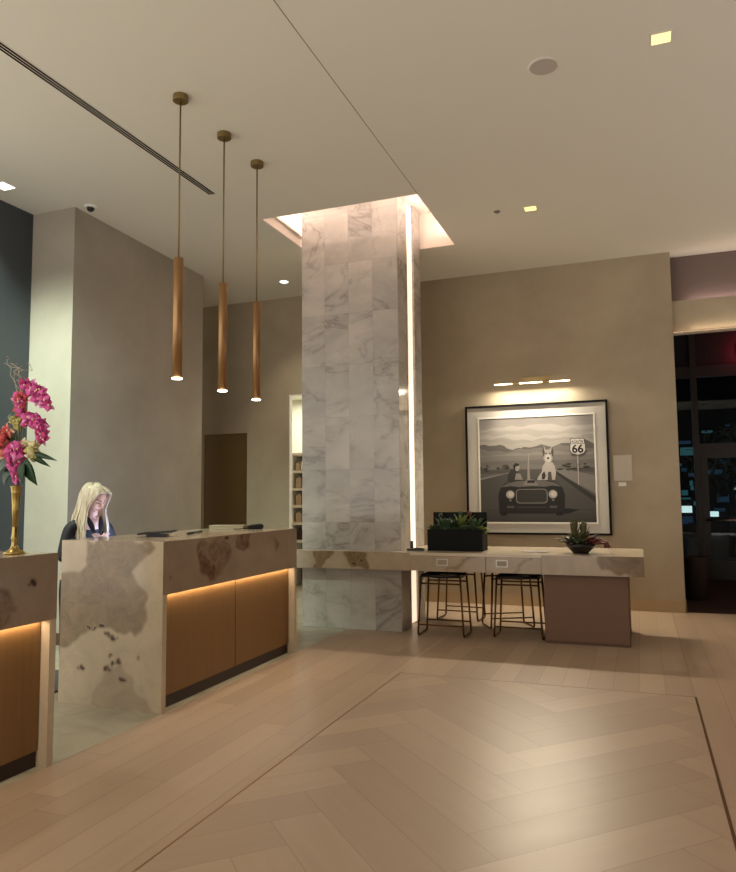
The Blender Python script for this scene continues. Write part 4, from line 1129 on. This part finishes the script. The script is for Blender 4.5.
for i, (a_, b2_) in enumerate(((1.005, 1.87), (1.88, 2.745))):
    bm = nb()
    for (x0, x1, z0, z1) in ((a_, a_+.11, 0.01, 2.225), (b2_-.11, b2_, .01, 2.225), (a_+.11, b2_-.11, 2.10, 2.225), (a_+.11, b2_-.11, .01, .33)):
        box(bm, x0, x1, DY-.03, DY+.03, z0, z1)
    d = link('door_%d' % (i+2), bm, frm); setkind(d)
    bm = nb(); box(bm, a_+.11, b2_-.11, DY-.005, DY+.005, .33, 2.1); o = link('pane', bm, gls, d)
    bm = nb(); tube(bm, [(a_+.04, DY-.1, 1.03), (b2_-.04, DY-.1, 1.03)], .02, 8); tube(bm, [(a_+.06, DY-.1, 1.03), (a_+.06, DY-.03, 1.03)], .012, 6); tube(bm, [(b2_-.06, DY-.1, 1.03), (b2_-.06, DY-.03, 1.03)], .012, 6)
    link('push_bar', bm, M['steel'], d, True)
pt = thing('floor_planter', 'dark brown tapered pot standing just outside the lobby by the wall corner', 'planter', (.70, 11.2, .002))
bm = nb(); lathe(bm, [(.13, 0), (.14, .01), (.19, .57), (.195, .6), (.175, .6), (.16, .5), (.02, .5)], seg=28); link('pot', bm, mat('brown glazed pot', (48, 30, 22), .7), pt, True)
bm = nb(); lathe(bm, [(.16, .502), (.165, .53), (.02, .535)], seg=20); link('soil', bm, M['soil'], pt)
# red lamp out at the right of the entrance lintel
rl = thing('exit_lamp', 'small red lamp on the dark lintel above the entrance doors', 'lamp', (1.82, DY-.032, 3.98))
bm = nb(); box(bm, -.15, .15, 0, .05, -.09, .09, .01); link('housing', bm, M['black'], rl)
bm = nb(); box(bm, -.13, .13, -.01, -.001, -.07, .07); link('lens', bm, mat('red lens', (255, 30, 40), .3, emit=(255, 10, 30), es=12), rl)
# night street outside
asp = mat('night asphalt', (22, 34, 44), .6)
bm = nb(); box(bm, -8, 25, 13.9, 40, -.12, -.02); setkind(link('floor', bm, asp))
nf = mat('night facade', (12, 20, 26), .9, spec=.1)
bm = nb(); box(bm, -8, 25, 13.95, 31, 6, 6.2); setkind(link('ceiling', bm, nf))  # unseen roof added to keep world light off the street
bm = nb(); box(bm, -8.2, -8, 13.95, 31, -.1, 6.2); setkind(link('wall_front', bm, nf))  # left side of the added enclosure that blocks world light outside
bm = nb(); box(bm, 25, 25.2, 13.95, 31, -.1, 6.2); setkind(link('wall_front', bm, nf))  # right side of that added light-blocking enclosure
fa = thing('street_building', 'dark building across the street behind the glass doors, with lit teal windows', 'building', (5, 30, 0))
bm = nb(); box(bm, -6, 22, 30, 31, 0, 16); place(link('facade', bm, nf), fa)
rr = random.Random(13)
tl = [mat('teal window', (40, 90, 96), .3, emit=(60, 130, 140), es=.35), mat('white shop light', (255, 255, 255), .3, emit=(220, 235, 235), es=1.6), mat('dim blue window', (20, 40, 60), .3, emit=(24, 60, 90), es=.5)]
for k in range(44):
    x = 1.0+rr.random()*4; zz = rr.uniform(.2, 4.2); w_ = rr.uniform(.08, .6); h_ = rr.uniform(.05, .3)
    bm = nb(); box(bm, x, x+w_, 29.9-.002*k, 29.999, zz, zz+h_); place(link('window', bm, tl[rr.choice([0, 0, 2, 2, 1])]), fa)
um = thing('street_umbrella', 'pale glowing umbrella standing outside beyond the glass door', 'umbrella', (2.2, 17.2, .0))
bm = nb(); tube(bm, [(0, 0, -.02), (0, 0, 1.9)], .025, 8); link('pole', bm, M['steel'], um)
bm = nb(); lathe(bm, [(.30, 1.58), (.31, 1.56), (.10, 1.82), (.02, 1.92)], seg=8); link('canopy', bm, mat('glowing umbrella cloth', (220, 225, 215), .8, emit=(220, 230, 215), es=.35), um)  # cloth emits faintly, standing in for light falling on the umbrella
tr = thing('street_tree', 'dark tree silhouette outside behind the glass door', 'tree', (2.0, 19, 0))
bm = nb(); tube(bm, [(0, 0, -.02), (.05, 0, 1.2), (0, 0, 2.2)], [.09, .07, .05], 8); link('trunk', bm, nf, tr)
bm = nb()
for k in range(260):
    a = rr.random()*6.28; e_ = rr.uniform(-1.2, 1.5); R_ = rr.uniform(.2, .85)
    c = Vector((R_*math.cos(a)*math.cos(e_), R_*math.sin(a)*math.cos(e_), 2.3+R_*math.sin(e_)))
    leaf(bm, c, (rr.uniform(-1, 1), rr.uniform(-1, 1), rr.uniform(-1, .5)), .22, .09, 3, .3, .004)
link('crown', bm, mat('night leaves', (24, 44, 36), .7), tr)

# ------------------------------------------------------------------ lights
rli = bpy.data.lights.new('red_glow', 'POINT'); rli.energy = 9; rli.color = (1, .03, .08); rli.shadow_soft_size = .06
rlo = bpy.data.objects.new('red_glow', rli); COL.objects.link(rlo); rlo.parent = rl; rlo.location = (0, -.12, 0)
def area(name, loc, rot, sx, sy, e, c=(1, .85, .68)):
    li = bpy.data.lights.new(name, 'AREA'); li.shape = 'RECTANGLE'; li.size = sx; li.size_y = sy; li.energy = e; li.color = c
    o = bpy.data.objects.new(name, li); COL.objects.link(o); o.location = loc; o.rotation_euler = rot; return o
def spot(name, loc, tgt, e, ang, blend=.5, c=(1, .85, .68), r_=.05):
    li = bpy.data.lights.new(name, 'SPOT'); li.energy = e; li.spot_size = math.radians(ang); li.spot_blend = blend; li.color = c; li.shadow_soft_size = r_
    o = bpy.data.objects.new(name, li); COL.objects.link(o); o.location = loc
    o.rotation_euler = (Vector(tgt)-Vector(loc)).to_track_quat('-Z', 'Y').to_euler(); return o
# ring of cove light inside the ceiling opening
cv = (1, .84, .76)
area('cove_front', ((OX0+OX1)/2, OY0+.06, H+.15), (math.radians(180-25), 0, 0), 1.7, .03, 7, cv)
area('cove_left', (OX0+.06, (OY0+OY1)/2, H+.15), (0, math.radians(180+25), 0), .03, 1.5, 6, cv)
area('cove_right', (OX1-.06, (OY0+OY1)/2, H+.15), (0, math.radians(180-25), 0), .03, 1.5, 6, cv)
# picture light
area('picture_lamp', (-1.32, YW-.17, 2.99), (math.radians(-14), 0, 0), 1.0, .03, 22, (1, .90, .72))
for x in (-1.7, -1.32, -.95):
    spot('picture_lamp_beam', (x, YW-.19, 2.985), (x, 8.1, 0), 85, 105, .5, (1, .86, .64), .04)
# downlights
spot('downlight_spot', (-5.86, 5.2, H-.03), (-5.86, 5.2, 0), 60, 80, .8, (.9, 1, .84), .06)
spot('downlight_spot', (-5.2, 3.4, H-.03), (-5.95, 5.88, 1.5), 950, 74, 1, (.80, 1, .84), .06)
spot('downlight_spot', (-1.01, 7.78, H-.03), (-1.01, 7.78, 0), 28, 80, .8)
spot('downlight_spot', (.256, 5.12, H-.03), (.256, 5.12, 0), 30, 90, .8)
spot('downlight_spot', (-4.756, 9.14, H-.03), (-4.756, 9.14, 0), 60, 90, .8, (1, .9, .7))
for (x, y, e) in ((-1.0, 2.6, 45), (-1.0, .2, 30), (-4.9, 3.0, 60), (3.0, 5.1, 14), (2.8, 7.8, 10)):
    spot('downlight_spot', (x, y, H-.03), (x, y, 0), e, 110, .9, (1, .88, .74), .08)
area('market_light', (-5.4, 11.6, 3.35), (0, 0, 0), 2.2, 1.2, 85, (1, .96, .84))
# entrance coves
area('entrance_cove', (3.7, 10.09, 3.985), (math.radians(180-38), 0, 0), 6, .03, 7, (1, .82, .78))
area('entrance_cove', (3.7, 9.955, 3.585), (math.radians(180+12), 0, 0), 6, .02, 5, (1, .82, .62))

w = bpy.data.worlds.new('world'); SC.world = w; w.use_nodes = True
w.node_tree.nodes['Background'].inputs[0].default_value = (1.0, .94, .86, 1)
w.node_tree.nodes['Background'].inputs[1].default_value = 1.75

# ------------------------------------------------------------------ camera
yaw_, pit, rol = .3622379, .0836372, -.0094744
cy, sy, cp, sp_, cr, sr = math.cos(yaw_), math.sin(yaw_), math.cos(pit), math.sin(pit), math.cos(rol), math.sin(rol)
fwd = Vector((-sy*cp, cy*cp, sp_)); rt = Vector((cy, sy, 0)); up = rt.cross(fwd)
r2 = rt*cr+up*sr; u2 = up*cr-rt*sr
cd = bpy.data.cameras.new('camera'); cam = bpy.data.objects.new('camera', cd); COL.objects.link(cam)
mt = Matrix((r2, u2, -fwd)).transposed().to_4x4(); mt.translation = Vector((0, 0, 1.5)); cam.matrix_world = mt
cd.sensor_fit = 'VERTICAL'; cd.sensor_height = 36; cd.lens = 714.2/872*36; cd.clip_end = 200; cd.clip_start = .05
SC.camera = cam
SC.view_settings.view_transform = 'Standard'; SC.view_settings.look = 'None'; SC.view_settings.gamma = 1; SC.view_settings.exposure = .13
SC.view_settings.use_curve_mapping = False
